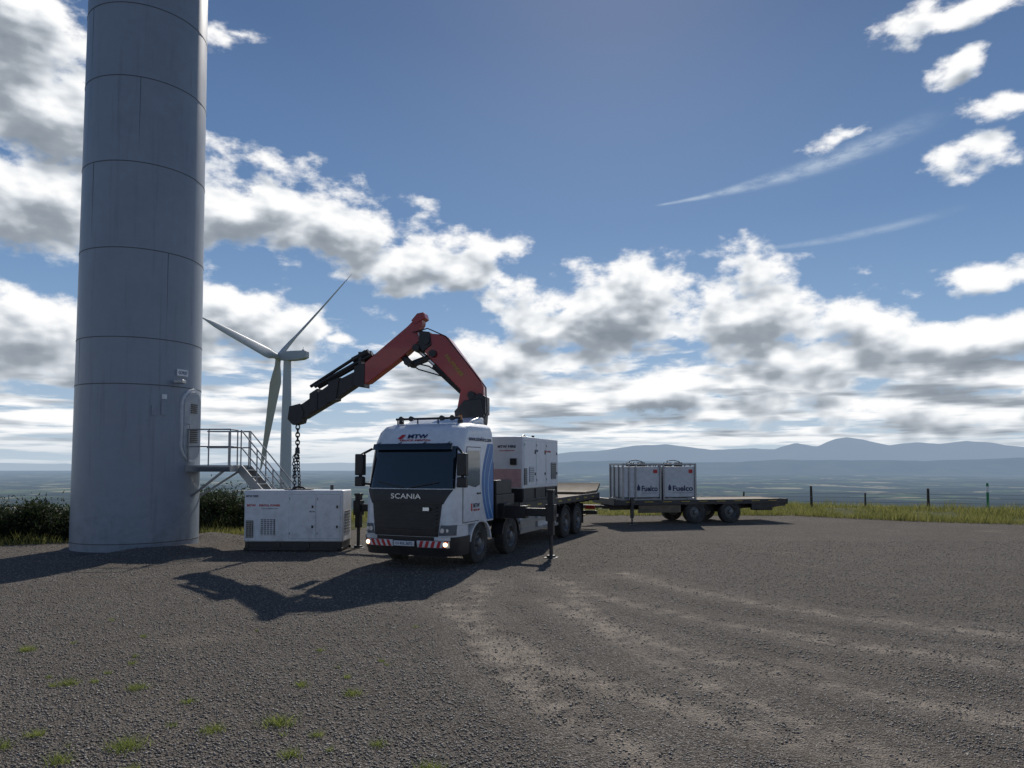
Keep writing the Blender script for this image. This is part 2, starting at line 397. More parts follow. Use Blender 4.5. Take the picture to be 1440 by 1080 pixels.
ridge('hills',26000,[((a-720)/1000,(655-b)/1000) for a,b in R],H1,'blue hazy mountain ridge on the skyline',3)
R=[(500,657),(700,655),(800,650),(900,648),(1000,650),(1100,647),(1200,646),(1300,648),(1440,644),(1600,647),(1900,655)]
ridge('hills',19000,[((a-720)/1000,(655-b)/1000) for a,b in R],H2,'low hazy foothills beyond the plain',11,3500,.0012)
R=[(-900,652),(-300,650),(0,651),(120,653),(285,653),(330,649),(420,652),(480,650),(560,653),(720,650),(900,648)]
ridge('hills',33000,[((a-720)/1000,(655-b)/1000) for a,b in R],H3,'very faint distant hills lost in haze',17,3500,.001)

# ---------------------------------------------------------------- near turbine tower
TX,TY=-11.5,21.9
wt=empty('wind_turbine',(TX,TY,0)); tag(wt,'huge pale grey steel turbine tower with door and access steps','wind turbine')
RT=lambda z:1.755-.0042*z
mb=MB(); mb.lathe([(z,RT(z)) for z in (-.2,.0,4,8,16,30,62)],(0,0,0),96,0,'z'); mb.obj('tower',wt,M_tower)
seams=[.28,4.85,6.2,8.8,11.35,13.9,16.1,18.7,21.3]
va=[-1.9,-2.25,-.7,-2.0,-1.2,-2.15,-.9]
for i,z in enumerate(seams):
    mb=MB(); mb.lathe([(z-.014,RT(z)-.01),(z-.012,RT(z)+.008),(z+.012,RT(z)+.008),(z+.014,RT(z)-.01)],(0,0,0),96,0,'z')
    if 1<=i<7:
        a=va[i]; z0,z1=seams[i],seams[i+1]
        r=RT((z0+z1)/2)-.004; c=Vector((math.cos(a)*r,math.sin(a)*r,0))
        mb.beam(c+Vector((0,0,z0)),c+Vector((0,0,z1)),.012,.012)
    mb.obj('weld_seam',wt,M_seam)
mb=MB(); mb.lathe([(-.2,2.0),(.03,1.98),(.06,1.9),(.06,1.7)],(0,0,0),64,0,'z'); mb.obj('concrete_base',wt,M_conc)
def capsule(hw,z0,z1,n=10):
    p=[]
    for i in range(n+1): t=math.pi*i/n; p.append((math.cos(t)*hw,z1-hw+math.sin(t)*hw))
    for i in range(n+1): t=math.pi+math.pi*i/n; p.append((math.cos(t)*hw,z0+hw+math.sin(t)*hw))
    return p
DA=-.12
def dr(a,b,t):
    r=math.sqrt(max(RT(3.6)**2-a*a,.1)); X_=r+t; return (X_*math.cos(DA)-a*math.sin(DA),X_*math.sin(DA)+a*math.cos(DA),b)
mb=MB(); mb.prism(capsule(.52,2.6,4.85),dr,-.2,.05); df=mb.obj('door',wt,mat('door_frame_paint',(.50,.52,.55),.4,streak=.2),bevel=.01)
mb=MB(); mb.prism(capsule(.44,2.69,4.76),dr,.02,.065); mb.obj('door_panel',df,mat('door_paint',(.30,.33,.37),.45),bevel=.008)
for zz,kk,hw in((3.2,7,.2),(4.1,5,.16)):
    mb=MB()
    for k in range(kk): mb.prism([(-hw,zz+k*.06),(hw,zz+k*.06),(hw,zz+.035+k*.06),(-hw,zz+.035+k*.06)],dr,.066,.08)
    mb.obj('vent',df,M_black)
mb=MB(); p=dr(-.3,3.75,.07); mb.cyl(p,(p[0]+.06,p[1],p[2]),.015); mb.cyl((p[0]+.06,p[1],p[2]),(p[0]+.06,p[1],p[2]-.15),.015); mb.obj('handle',df,M_grey)
mb=MB(); p=Vector((RT(5)*math.cos(-.5),RT(5)*math.sin(-.5),4.98)); mb.cyl(p-Vector((.1,0,0)),p+Vector((.22,-.15,.02)),.02); mb.bx(p.x+.05,p.x+.30,p.y-.3,p.y-.05,4.93,5.03); mb.obj('flood_lamp',wt,M_grey,bevel=.01)
def sgn(a,z,w,h,txt,m,tm):
    n_=Vector((math.cos(a),math.sin(a),0)); r=Vector((-math.sin(a),math.cos(a),0)); c=n_*(RT(z)+.03)+Vector((0,0,z))
    mb=MB(); vs=[c+r*i*w/2+Vector((0,0,j*h/2))+n_*k for k in(-.02,.01) for i,j in((-1,-1),(1,-1),(1,1),(-1,1))]
    mb.add(vs,[(3,2,1,0),(4,5,6,7),(0,1,5,4),(1,2,6,5),(2,3,7,6),(3,0,4,7)]); s_=mb.obj('sign',wt,m)
    if txt: text(txt,s_,tm,c+n_*.014,r,(0,0,1),w*.8,h*.5,.002)
sgn(-.40,5.28,.40,.20,'GDR07',M_genwhite,M_navy)
sgn(-.72,4.2,.16,.42,None,M_tower,M_navy); sgn(-.72,4.52,.14,.14,None,M_genwhite,M_navy); sgn(-.88,4.1,.12,.3,None,M_tower,M_navy)
pl=MB(); x0=1.6;x1=3.0;y0=-.45;y1=.95
pl.bx(x0,x1,y0,y1,2.42,2.5); pl.bx(x0,x1,y0-.05,y0,2.32,2.52); pl.bx(x0,x1,y1,y1+.05,2.32,2.52); pl.bx(x1,x1+.05,y0-.05,y1+.05,2.32,2.52)
pl.beam((x1-.2,y0+.05,2.35),(1.7,y0+.3,1.55),.06,.06); pl.beam((x1-.2,y1-.05,2.35),(1.65,y1-.3,1.55),.06,.06)
plo=pl.obj('access_platform',wt,M_grey,bevel=.004)
st=MB(); sx0=3.05; sx1=5.15; n=11
for yy in (.15,.95): st.beam((sx0,yy,2.44),(sx1,yy,.05),.05,.24)
for i in range(n):
    t=(i+.5)/n; xx=sx0+(sx1-sx0)*t; zz=2.46+(.05-2.46)*t; st.bx(xx-.13,xx+.13,.17,.93,zz,zz+.035)
st.obj('stairs',wt,M_grey)
rl=MB()
def rail(pts,r=.022): rl.tube([Vector(p) for p in pts],r,8)
for k in (0,.52): rail([(x0+.1,y0,3.6-k),(x1,y0,3.6-k),(x1,.12,3.6-k)])
for k in (0,.52): rail([(x0+.1,y1,3.6-k),(sx0+.05,y1,3.6-k),(sx1,y1,1.15-k)])
for k in (0,.52): rail([(sx0+.05,.15,3.6-k),(sx1,.15,1.15-k)])
for p in [(x0+.15,y0),(x0+.75,y0),(x1,y0),(x1,.12),(x0+.15,y1),(x0+.8,y1),(sx0,y1)]: rail([(p[0],p[1],2.45),(p[0],p[1],3.6)])
for i in range(5):
    t=(i)/4; xx=sx0+.05+(sx1-sx0-.1)*t; zz=2.46-2.41*t
    for yy in (.15,.95): rail([(xx,yy,zz),(xx,yy,zz+1.14)])
rl.obj('railing',wt,M_grey)

# ---------------------------------------------------------------- far turbine
D2=230.0
hub=Vector((-.3295*D2,D2,2.5+.153*D2*1.008))
VR=Vector((.949,.315,0)); VF=Vector((-.315,.949,0)); VU=Vector((0,0,1))
ax=(VR*.85-VF*.53).normalized()
tp=hub+ax*3.0
t2=empty('wind_turbine',(tp.x,tp.y,-22)); tag(t2,'white three bladed wind turbine standing on the slope below','wind turbine')
org=Vector(t2.location); hl=hub-org
mb=MB(); mb.lathe([(0,2.0),(30,1.75),(hl.z-1.2,1.2)],(0,0,0),32,0,'z'); tb=mb.obj('tower',t2,M_turb)
mb=MB(); side=Vector((-ax.y,ax.x,0))
def nac(a,h,w,z): 
    c=hl+ax*a; return [c+side*w+Vector((0,0,z-h)),c-side*w+Vector((0,0,z-h)),c-side*w*.9+Vector((0,0,z+h)),c+side*w*.9+Vector((0,0,z+h))]
secs=[nac(.6,1.0,1.0,0),nac(1.6,1.4,1.4,0),nac(5,1.5,1.5,.05),nac(8.5,1.4,1.4,.15),nac(10.2,1.0,1.1,.35)]
vs=[p for s_ in secs for p in s_]; fs=[(0,1,2,3),(16,17,18,19)]
for i in range(4):
    for q in range(4): fs.append((i*4+q,i*4+(q+1)%4,(i+1)*4+(q+1)%4,(i+1)*4+q))
mb.add(vs,fs); c=hl+ax*8.6+Vector((0,0,1.3)); mb.cyl(c,c+Vector((0,0,1.6)),.08); mb.bx(c.x-.4,c.x+.4,c.y-.3,c.y+.3,c.z+.0,c.z+.7)
mb.obj('nacelle',t2,M_turb,bevel=.3)
mb=MB()
for a,b,r0,r1 in((-1.7,-1.3,.25,.85),(-1.3,-.5,.85,1.25),(-.5,.7,1.25,1.3)): mb.cyl(hl+ax*a,hl+ax*b,r0,r1,24)
mb.obj('hub',t2,M_turb)
nrm=(VR*-.817+VU*.366+VF*.4455).normalized()
for bxp,byp in((25.8,34.0),(-19.0,3.9),(-4.7,-38.5)):
    w=(.817*bxp-.366*byp)/.4455
    dvec=VR*bxp+VU*byp+VF*w; L=dvec.length; dv=dvec.normalized(); ch=dv.cross(nrm).normalized()
    mb=MB(); N_=14; rows=[]
    for i in range(N_+1):
        t=i/N_; s_=t*L
        cw=np.interp(t,[0,.05,.18,.5,.85,1],[.85,.85,2.0,1.4,.8,.12]); tk=np.interp(t,[0,.05,.2,1],[.85,.8,.45,.05])
        tw=math.radians(np.interp(t,[0,.2,1],[0,-35,-20]))
        c2=ch*math.cos(tw)+nrm*math.sin(tw); n2=nrm*math.cos(tw)-ch*math.sin(tw)
        cen=hl-ax*.3+dv*s_+ch*(cw*.25 if t>.05 else 0)+nrm*(1.0*t*t)
        rows.append([cen+c2*math.cos(q)*cw+n2*math.sin(q)*tk for q in [2*math.pi*k/12 for k in range(12)]])
    vs=[p for r_ in rows for p in r_]; fs=[tuple(range(12)),tuple(range(N_*12,N_*12+12))]
    for i in range(N_):
        for k in range(12): fs.append((i*12+k,i*12+(k+1)%12,(i+1)*12+(k+1)%12,(i+1)*12+k))
    mb.add(vs,fs); mb.obj('blade',t2,M_turb,ang=1.2)

# ---------------------------------------------------------------- wheels
def make_wheel(parent,x,y,zc,r,w,flip):
    mb=MB(); mb.lathe([(w/2-.03,r*.55),(w/2-.005,r*.6),(w/2,r*.78),(w/2-.015,r*.93),(w/2-.06,r),(-w/2+.06,r),(-w/2+.015,r*.93),(-w/2,r*.7),(-w/2+.03,r*.55)],(0,0,0),40)
    for k in range(40):
        a=2*math.pi*k/40; c=Vector((w/2-.05,math.cos(a)*(r-.004),math.sin(a)*(r-.004)))
        mb.beam(c+Vector((.03,0,0)),c-Vector((.07,0,0)),.05,.02,0,up=(0,math.cos(a),math.sin(a)))
    wo=mb.obj('wheel',parent,M_tyre); wo.location=(x,y,zc)
    mb=MB(); mb.lathe([(w/2-.02,r*.585),(w/2-.01,r*.55),(w/2-.03,r*.52),(w/2-.13,r*.47),(w/2-.10,r*.30),(w/2-.10,r*.24),(w/2-.0,r*.2),(w/2+.02,r*.13),(w/2+.02,0)],(0,0,0),32)
    mb.lathe([(-w/2+.03,r*.57),(-w/2+.05,0)],(0,0,0),24)
    for k in range(10):
        a=2*math.pi*k/10; c=Vector((w/2-.11,math.cos(a)*r*.34,math.sin(a)*r*.34)); mb.cyl(c,c+Vector((.045,0,0)),.018,n=6)
    ro=mb.obj('rim',wo,M_rim)
    if flip: wo.rotation_euler=(0,0,math.pi)
    return wo
def copy_wheel(wo,x,y,flip):
    c=wo.copy(); col.objects.link(c); c.location=(x,y,wo.location.z); c.rotation_euler=(0,0,math.pi if flip else 0)
    for ch in wo.children:
        k=ch.copy(); col.objects.link(k); k.parent=c
    return c

# ---------------------------------------------------------------- truck
OX,OY=-1.99,18.86; TA=math.radians(-22.5)
tr_=empty('crane_truck',(OX,OY,0),TA); tag(tr_,'white four axle flatbed truck with folding red loader crane','truck')
TM=Matrix.Translation((OX,OY,0))@Matrix.Rotation(TA,4,'Z')
ZP=[.35,.6,.95,1.75,1.95,3.02,3.36,3.50,3.58,3.62]
YP=[-1.48,-1.56,-1.58,-1.55,-1.52,-1.26,-1.06,-.90,-.64,-.30]
HP=[1.26,1.29,1.29,1.29,1.29,1.28,1.25,1.20,1.11,.97]
RC=.31
hwz=lambda z:float(np.interp(z,ZP,HP))
def yfront(x,z,off=0):
    hw=hwz(z)+off; yf=float(np.interp(z,ZP,YP)); ax_=min(abs(x),hw)
    y=yf+.08*(ax_/hw)**2
    if ax_>hw-RC: y+=RC-math.sqrt(max(RC*RC-(ax_-(hw-RC))**2,0))
    return y-off
def ring(z,yb,off=0):
    hw=hwz(z)+off; xs_=list(np.linspace(-hw+RC,hw-RC,13))
    cor=[hw-RC+RC*math.sin(t) for t in np.linspace(0,math.pi/2,9)[1:]]
    X_=[-c for c in cor[::-1]]+xs_+cor
    return [(x,yfront(x,z,off),z) for x in X_]+[(hw,yb-.08,z),(hw-.08,yb,z),(-hw+.08,yb,z),(-hw,yb-.08,z)]
def loft(mb,zs,yb,mi=0,cap=True,off=0):
    rs=[ring(z,yb,off) for z in zs]; n=len(rs[0]); vs=[p for r_ in rs for p in r_]
    fs=[(i*n+k,i*n+(k+1)%n,(i+1)*n+(k+1)%n,(i+1)*n+k) for i in range(len(rs)-1) for k in range(n)]
    if cap: fs+= [tuple(range(n)),tuple(range((len(rs)-1)*n,len(rs)*n))]
    mb.add(vs,fs,mi)
mb=MB(); loft(mb,[1.06,1.3,1.75,1.95,2.3,2.7,3.02,3.2,3.36,3.50,3.58,3.62],.85)
loft(mb,[.78,.95,1.055],-.66); cab=mb.obj('cab_body',tr_,M_white,ang=.5)
def fpatch(mb,z0,z1,w0l,w0r,w1l,w1r,off,mi=0,nu=24,nv=6,th=.03):
    def f(o):
        return [(lambda x,z:(x,yfront(x,z,0)-o,z))((w0l+(w1l-w0l)*v)+((w0r+(w1r-w0r)*v)-(w0l+(w1l-w0l)*v))*u,z0+(z1-z0)*v) for v in np.linspace(0,1,nv) for u in np.linspace(0,1,nu)]
    A=f(off);B=f(off-th); n=nu*nv; vs=A+B; fs=[]
    for j in range(nv-1):
        for i in range(nu-1):
            a=j*nu+i; fs.append((a,a+1,a+nu+1,a+nu)); fs.append((n+a,n+a+nu,n+a+nu+1,n+a+1))
    for i in range(nu-1):
        fs.append((i,n+i,n+i+1,i+1)); a=(nv-1)*nu+i; fs.append((a,a+1,n+a+1,n+a))
    for j in range(nv-1):
        a=j*nu; fs.append((a,a+nu,n+a+nu,n+a)); a=j*nu+nu-1; fs.append((a,n+a,n+a+nu,a+nu))
    mb.add(vs,fs,mi)
mb=MB(); fpatch(mb,1.95,2.98,-1.22,1.22,-1.19,1.19,.008,0,50,10); mb.obj('windscreen',tr_,M_glass)
mb=MB(); fpatch(mb,.80,1.58,-.88,.88,-.97,.97,.012,0,30); fpatch(mb,1.58,1.93,-1.0,1.0,-1.20,1.20,.010,0,30)
for z in np.linspace(.84,1.48,8): fpatch(mb,z,z+.035,-.83,.83,-.87,.87,.045,0,20,2,.05)
fpatch(mb,1.58,1.61,-.97,.97,-.98,.98,.06,0,20,2,.07)
mb.obj('grille',tr_,M_black)
for z in(1.22,1.00):
    mb=MB(); fpatch(mb,z-.006,z+.006,-.82,.82,-.82,.82,.048,0,20,2,.01); mb.obj('grille_trim',tr_,M_steel)
text('SCANIA',tr_,M_chrome,(0,yfront(0,1.76)-.022,1.76),(1,0,0),(0,0,1),.84,.125,.008,.01)
mb=MB(); fpatch(mb,1.42,1.50,.52,.68,.52,.68,.105,0,6,3,.02); mb.obj('badge',tr_,M_chrome)
mb=MB(); loft(mb,[.33,.42,.6,.79],-.62,0,True,.03); mb.obj('bumper',tr_,M_black,ang=.5)
for sgnx in(-1,1):
    mb=MB(); a,b=sorted((sgnx*.34,sgnx*1.16)); fpatch(mb,.54,.70,a,b,a,b,.055,0,24,3,.03)
    for k in range(5):
        a=.38+k*.155; b=a+.08; s0=sgnx*a;s1=sgnx*b
        lo=min(s0,s1);hi=max(s0,s1); fpatch(mb,.543,.697,lo,hi,lo+sgnx*.06,hi+sgnx*.06,.061,1,4,3,.012)
    mb.obj('warning_strip',tr_,[M_genwhite,M_redp])
for s_ in(-1,1):
    mb=MB(); a,b=sorted((s_*.80,s_*1.18)); fpatch(mb,.715,.80,a,b,a,b,.055,0,24,3,.03); mb.obj('bumper_trim',tr_,M_white)
mb=MB(); yb_=yfront(0,.6)-.08; mb.bx(-.28,.28,yb_-.02,yb_+.02,.565,.685); npl=mb.obj('number_plate',tr_,M_genwhite,bevel=.004)
text('131-KK-3072',npl,M_navy,(0,yb_-.024,.625),(1,0,0),(0,0,1),.48,.07,.002,.01)
for sx_ in(-1,1):
    mb=MB()
    if sx_>0: fpatch(mb,.83,1.08,.90,1.26,.96,1.27,.022,0,18,4,.04)
    else: fpatch(mb,.83,1.08,-1.26,-.90,-1.27,-.96,.022,0,18,4,.04)
    hdl=mb.obj('headlight',tr_,M_head)
    for hx,hr in((1.0,.055),(1.11,.04)):
        mb=MB(); c=Vector((sx_*hx,yfront(hx,.95)-.02,.95)); mb.cyl(c,c+Vector((0,-.012,0)),hr,n=20); mb.obj('reflector',hdl,M_chrome)
    mb=MB(); c=Vector((sx_*1.08,yfront(1.08,.62)-.05,.62)); mb.cyl(c,c+Vector((0,-.03,0)),.05,n=20); mb.obj('fog_lamp',tr_,M_lamp)
    t_=sx_
    def sd(a,b,t): return (t_*(hwz(b)+t),a,b)
    outl=[(-1.06,1.10),(-.02,1.10),(-.02,2.05),(-.02,2.98),(-.82,2.98),(-1.06,2.05)]
    mb=MB(); mb.prism(outl,sd,-.01,.006,1)
    ins=[(-1.04,1.12),(-.04,1.12),(-.04,2.05),(-.04,2.96),(-.81,2.96),(-1.04,2.05)]
    mb.prism(ins,sd,-.01,.014,0); door=mb.obj('door',tr_,[M_white,M_black],recalc=True)
    mb=MB(); mb.prism([(-.99,2.05),(-.38,1.96),(-.10,2.02),(-.10,2.88),(-.78,2.88)],sd,.0,.020); mb.obj('window',door,M_glass)
    mb=MB(); mb.bx(min(t_*1.30,t_*1.34),max(t_*1.30,t_*1.34),-.28,-.10,1.78,1.82); mb.obj('handle',door,M_black,bevel=.006)
    mb=MB()
    X_=t_*1.45; mb.bx(X_-.12,X_+.12,-1.47,-1.30,2.26,2.80); mb.bx(X_-.12,X_+.12,-1.47,-1.32,1.98,2.23)
    mb.beam((t_*1.22,-1.18,2.94),(X_,-1.36,2.78),.05,.06); mb.beam((t_*1.22,-1.22,2.03),(X_,-1.36,2.06),.05,.06); mb.beam((X_,-1.38,2.12),(X_,-1.38,2.35),.08,.08)
    mb.obj('mirror',tr_,M_black,bevel=.04)
    mb=MB(); mb.bx(min(t_*1.0,t_*1.27),max(t_*1.0,t_*1.27),-1.12,-.63,.34,.44); mb.bx(min(t_*1.0,t_*1.28),max(t_*1.0,t_*1.28),-1.1,-.66,.62,.66); mb.obj('step',tr_,M_black,bevel=.01)
    for k,yy in enumerate((0,2.1)):
        mb=MB(); prof=[]
        for i in range(15):
            a=math.radians(8+164*i/14); prof.append((yy-math.cos(a)*.66,.53+math.sin(a)*.60))
        inn=[(yy-math.cos(math.radians(8+164*i/14))*.60,.53+math.sin(math.radians(8+164*i/14))*.545) for i in range(15)][::-1]
        mb.prism(prof+inn,lambda a,b,t:(t,a,b),t_*.9,t_*(1.300 if k==0 else 1.262)); mb.obj('mudguard',tr_,M_black if k else M_white,bevel=.006)
# near-side cab graphics (thin vinyl shapes on the sleeper wall)
def side(a,b,t): return (hwz(b)+t,a,b)
def cres(mb,fl,fr,z0,z1,mi,t,n=22):
    for i in range(n):
        q0=i/n;q1=(i+1)/n; A=z0+(z1-z0)*q0;B=z0+(z1-z0)*q1
        mb.add([side(fl(q0),A,t),side(max(fr(q0),fl(q0)+.001),A,t),side(max(fr(q1),fl(q1)+.001),B,t),side(fl(q1),B,t)],[(0,1,2,3)],mi)
E_=.765
L1=lambda q:.50-.46*math.sin(math.pi*(.10+.85*q)) 
mb=MB()
cres(mb,L1,lambda q:E_,1.10,3.08,0,.004)
cres(mb,lambda q:L1(q)+.12,lambda q:min(E_,L1(q)+.17),1.12,3.05,1,.008)
cres(mb,lambda q:min(.72,L1(q)+.36),lambda q:min(E_,L1(q)+.43),1.12,2.9,1,.0085)
mb.obj('side_graphic',tr_,[M_blue,M_lblue])
text('www.mtwhire.com',tr_,M_navy,(1.282,-.02,3.19),(0,1,0),(0,0,1),1.35,.12,.002,.01)
text('MTW',tr_,M_navy,(1.309,-.30,1.50),(0,1,0),(0,0,1),.38,.11,.002,.02); text('TRUCK HIRE',tr_,M_redp,(1.309,-.30,1.39),(0,1,0),(0,0,1),.38,.05,.002,.01)
mb=MB(); mb.bx(1.303,1.3075,-.62,-.54,1.37,1.56); mb.obj('red_mark',tr_,M_redp)
upv=Vector((0,.20,.34)).normalized(); nv=Vector((1,0,0)).cross(upv)
c=Vector((.08,yfront(0,3.19),3.19))+nv*.014
text('MTW',tr_,M_navy,c+upv*.045,(1,0,0),upv,.56,.12,.004,.03); text('TRUCK RENTAL',tr_,M_redp,c-upv*.07+Vector((-.05,0,0)),(1,0,0),upv,.9,.05,.004,.015)
mb=MB(); 
cc_=c+Vector((-.45,0,0)); mb.add([cc_+Vector((-.12,0,0))-upv*.03,cc_+Vector((.0,0,0))-upv*.03,cc_+Vector((.10,0,0))+upv*.10,cc_+upv*.10+Vector((-.02,0,0))],[(0,1,2,3)]); mb.obj('red_mark',tr_,M_redp)
mb=MB(); fpatch(mb,2.90,3.05,-1.12,1.12,-1.12,1.12,.14,0,30,3,.02)
for x in(-1.0,-.35,.35,1.0): mb.beam((x,yfront(x,3.04)-.13,3.04),(x,yfront(x,3.08),3.09),.02,.02)
mb.obj('sun_visor',tr_,M_glass)
for s_ in(-1,1):
    mb=MB(); mb.beam((s_*.10,yfront(0,1.95)-.03,1.97),(s_*.85,yfront(.85,2.1)-.03,2.10),.02,.02); mb.obj('wiper',tr_,M_black)
mb=MB(); mb.cyl((-.95,-.5,3.72),(.95,-.5,3.72),.03,n=12,mi=0)
for x in(-.9,-.3,.3,.9): mb.cyl((x,-.5,3.56),(x,-.5,3.72),.02,n=8)
for x in(-.75,-.45,.45,.75): mb.cyl((x,-.60,3.72),(x,-.50,3.72),.07,.055,n=18)
mb.obj('roof_light_bar',tr_,M_steel)
for x in(-.98,.96):
    mb=MB(); mb.cyl((x*.9,-.35,3.58),(x*.9,-.35,3.68),.07,n=14,mi=0); mb.cyl((x*.9,-.35,3.68),(x*.9,-.35,3.80),.055,.04,n=14,mi=1); mb.obj('beacon',tr_,[M_black,M_amber])
mb=MB(); mb.prism([(-.05,3.6),(.82,3.6),(.82,3.80),(.55,3.79),(.2,3.72)],lambda a,b,t:(t,a,b),-.95,1.0); mb.obj('roof_deflector',tr_,M_white,bevel=.05)
mb=MB()
for s_ in(-1,1): mb.bx(s_*.43-.05,s_*.43+.05,-1.1,11.2,.78,1.05)
for y in np.arange(0,11.3,1.2): mb.bx(-.45,.45,y,y+.1,.82,1.02)
mb.bx(-.55,.55,-.9,.8,.55,1.0)
for y in(0,2.1,7.1,8.5): mb.cyl((-.95,y,.53),(.95,y,.53),.09,n=12); mb.bx(-.22,.22,y-.22,y+.22,.35,.75)
mb.obj('chassis',tr_,M_steel)
w0=make_wheel(tr_,1.10,0,.53,.53,.32,False)
for y in(0,2.1,7.1,8.5):
    for s_ in(1,-1):
        if y==0 and s_==1: continue
        copy_wheel(w0,s_*1.10,y,s_<0)
mb=MB(); mb.bx(-1.25,1.25,2.7,11.3,1.30,1.40,0); 
mb.bx(1.25,1.28,2.7,11.3,1.20,1.42,1); mb.bx(-1.28,-1.25,2.7,11.3,1.20,1.42,1); mb.bx(-1.28,1.28,11.3,11.36,1.12,1.42,1)
for y in np.arange(2.9,11.2,.6): mb.bx(-1.2,1.2,y,y+.07,1.12,1.30,1)
for y in np.arange(3.2,11.2,1.0): mb.bx(1.281,1.288,y,y+.35,1.28,1.33,2)
mb.obj('flat_bed',tr_,[M_wood,M_steel,M_yellow])
for s_ in(1,-1):
    mb=MB(); xa,xb=sorted((s_*.62,s_*1.2)); mb.bx(xa,xb,2.95,4.3,.48,1.05); mb.obj('fuel_tank',tr_,M_grey,bevel=.09)
    mb=MB(); mb.bx(xa,xb,4.45,6.2,.50,1.12); mb.obj('tool_box',tr_,M_cage,bevel=.02)
    mb=MB(); xa,xb=sorted((s_*1.2,s_*1.24)); 
    for z in(.5,.78): mb.bx(xa,xb,2.85,6.3,z,z+.1)
    mb.obj('side_guard',tr_,M_grey)
    mb=MB()
    for yy in(7.1,8.5):
        pts=[(yy-math.cos(math.radians(a))*.64,.55+math.sin(math.radians(a))*.57) for a in range(30,151,15)]
        pin=[(yy-math.cos(math.radians(a))*.61,.55+math.sin(math.radians(a))*.54) for a in range(150,29,-15)]
        mb.prism(pts+pin,lambda a,b,t:(t,a,b),s_*.9,s_*1.25)
    mb.bx(min(s_*.9,s_*1.24),max(s_*.9,s_*1.24),9.2,9.23,.35,1.1); mb.obj('mudguard',tr_,M_black)
text('MTW',tr_,M_redp,(1.206,5.3,.98),(0,1,0),(0,0,1),.6,.15,.002,.02)
mb=MB(); mb.beam((.0,11.2,.95),(0,11.6,.85),.12,.12); mb.bx(-1.2,1.2,11.15,11.3,.55,.7); 
for s_ in(-1,1): mb.bx(s_*.9-.2,s_*.9+.2,11.3,11.35,.75,.9,1)
mb.obj('tail_bar',tr_,[M_steel,M_redp])
mb=MB(); mb.prism([(9.6,1.43),(11.3,1.43),(11.75,1.72),(11.70,1.80),(11.2,1.52),(9.6,1.50)],lambda a,b,t:(t,a,b),-1.2,1.2); mb.obj('loading_ramp',tr_,M_wood)
mb=MB(); mb.bx(-1.1,1.1,1.0,1.25,1.05,2.6); mb.bx(.5,1.15,1.3,2.6,1.05,1.7); mb.bx(-1.15,-.5,1.3,2.6,1.05,1.7); mb.bx(.85,1.15,1.3,2.4,1.7,2.1); mb.cyl((.7,1.45,1.7),(.7,1.45,2.7),.09); mb.obj('equipment_frame',tr_,M_black,bevel=.02)
cang=math.radians(168.8); CB=Vector((-1.25,20.35,0))
CW=Matrix.Translation(CB)@Matrix.Rotation(cang,4,'Z')
def P(t): return lambda a,b,q:(a,q,b)
mb=MB()
mb.prism([(-.42,1.1),(.42,1.1),(.38,2.2),(.30,3.1),(-.34,3.1),(-.40,2.2)],P(0),-.38,.38,1)
mb.cyl((-.05,0,3.05),(-.05,0,3.5),.33,.33,24,1)
mb.prism([(-.52,4.05),(-.50,3.72),(-.38,3.4),(.26,3.4),(.30,3.75),(.34,4.05),(.05,4.35),(-.45,4.4)],P(0),-.3,.3,1)
crane=mb.obj('loader_crane',tr_,[M_red,M_steel],bevel=.02)
crane.matrix_basis=TM.inverted()@CW
def cpart(name,polys,mats,bev=.015):
    mb=MB()
    for poly,w,mi,yo in polys: mb.prism(poly,P(0),yo-w/2,yo+w/2,mi)
    return mb.obj(name,crane,mats,bevel=bev)
mbo=cpart('main_boom',[([(-.50,4.03),(-.49,4.75),(-.38,4.92),(.55,6.18),(.70,6.27),(1.22,6.33),(1.30,6.1),(1.245,5.76),(.18,4.66),(.30,4.03)],.42,0,0),
   ([(-.56,3.95),(-.56,4.45),(-.40,4.55),(-.1,4.45),(.0,3.95)],.56,1,0),
   ([(1.05,5.98),(1.1,6.36),(1.4,6.40),(1.45,5.95),(1.3,5.78)],.50,1,0)],[M_red,M_black])
text('PALFINGER',mbo,M_yellow,(.36,.222,5.36),Vector((-1.03,0,-1.25)),Vector((-1.25,0,1.03)),.8,.11,.004,.01)
cpart('outer_boom',[([(1.33,6.82),(1.61,6.73),(1.80,6.55),(2.44,6.05),(3.20,5.45),(3.33,5.36),(3.38,4.86),(3.0,4.93),(2.3,5.42),(1.80,5.78),(1.42,6.12),(1.50,6.38),(1.36,6.6)],.36,0,0),
   ([(1.25,6.78),(1.30,6.95),(1.50,6.92),(1.68,6.72),(1.55,6.6)],.40,0,0)],[M_red,M_black])
cpart('extension_boom',[([(3.1,5.50),(3.42,5.44),(3.46,4.86),(3.1,4.80)],.42,0,0),
   ([(3.3,5.34),(4.2,4.93),(5.30,4.22),(5.42,4.02),(5.36,3.86),(5.0,3.92),(4.2,4.36),(3.3,4.92)],.30,0,0),
   ([(5.15,4.36),(5.50,4.28),(5.55,3.9),(5.38,3.72),(5.12,3.78),(5.02,4.1)],.36,0,0),
   ([(3.9,5.12),(4.25,4.98),(4.3,4.35),(4.0,4.44)],.38,0,0),([(4.6,4.8),(4.85,4.65),(4.85,4.05),(4.6,4.15)],.36,0,0)],[M_black],.01)
mb=MB()
for yo in(-.13,.13):
    mb.cyl((2.9,yo,5.78),(4.7,yo,4.86),.055,n=12); mb.cyl((3.0,yo,5.86),(3.5,yo,5.62),.085,n=12)
mb.cyl((3.15,0,5.9),(4.9,0,4.88),.05,n=12); mb.bx(3.2,3.3,-.2,.2,5.3,5.85)
mb.obj('extension_cylinder',crane,M_black)
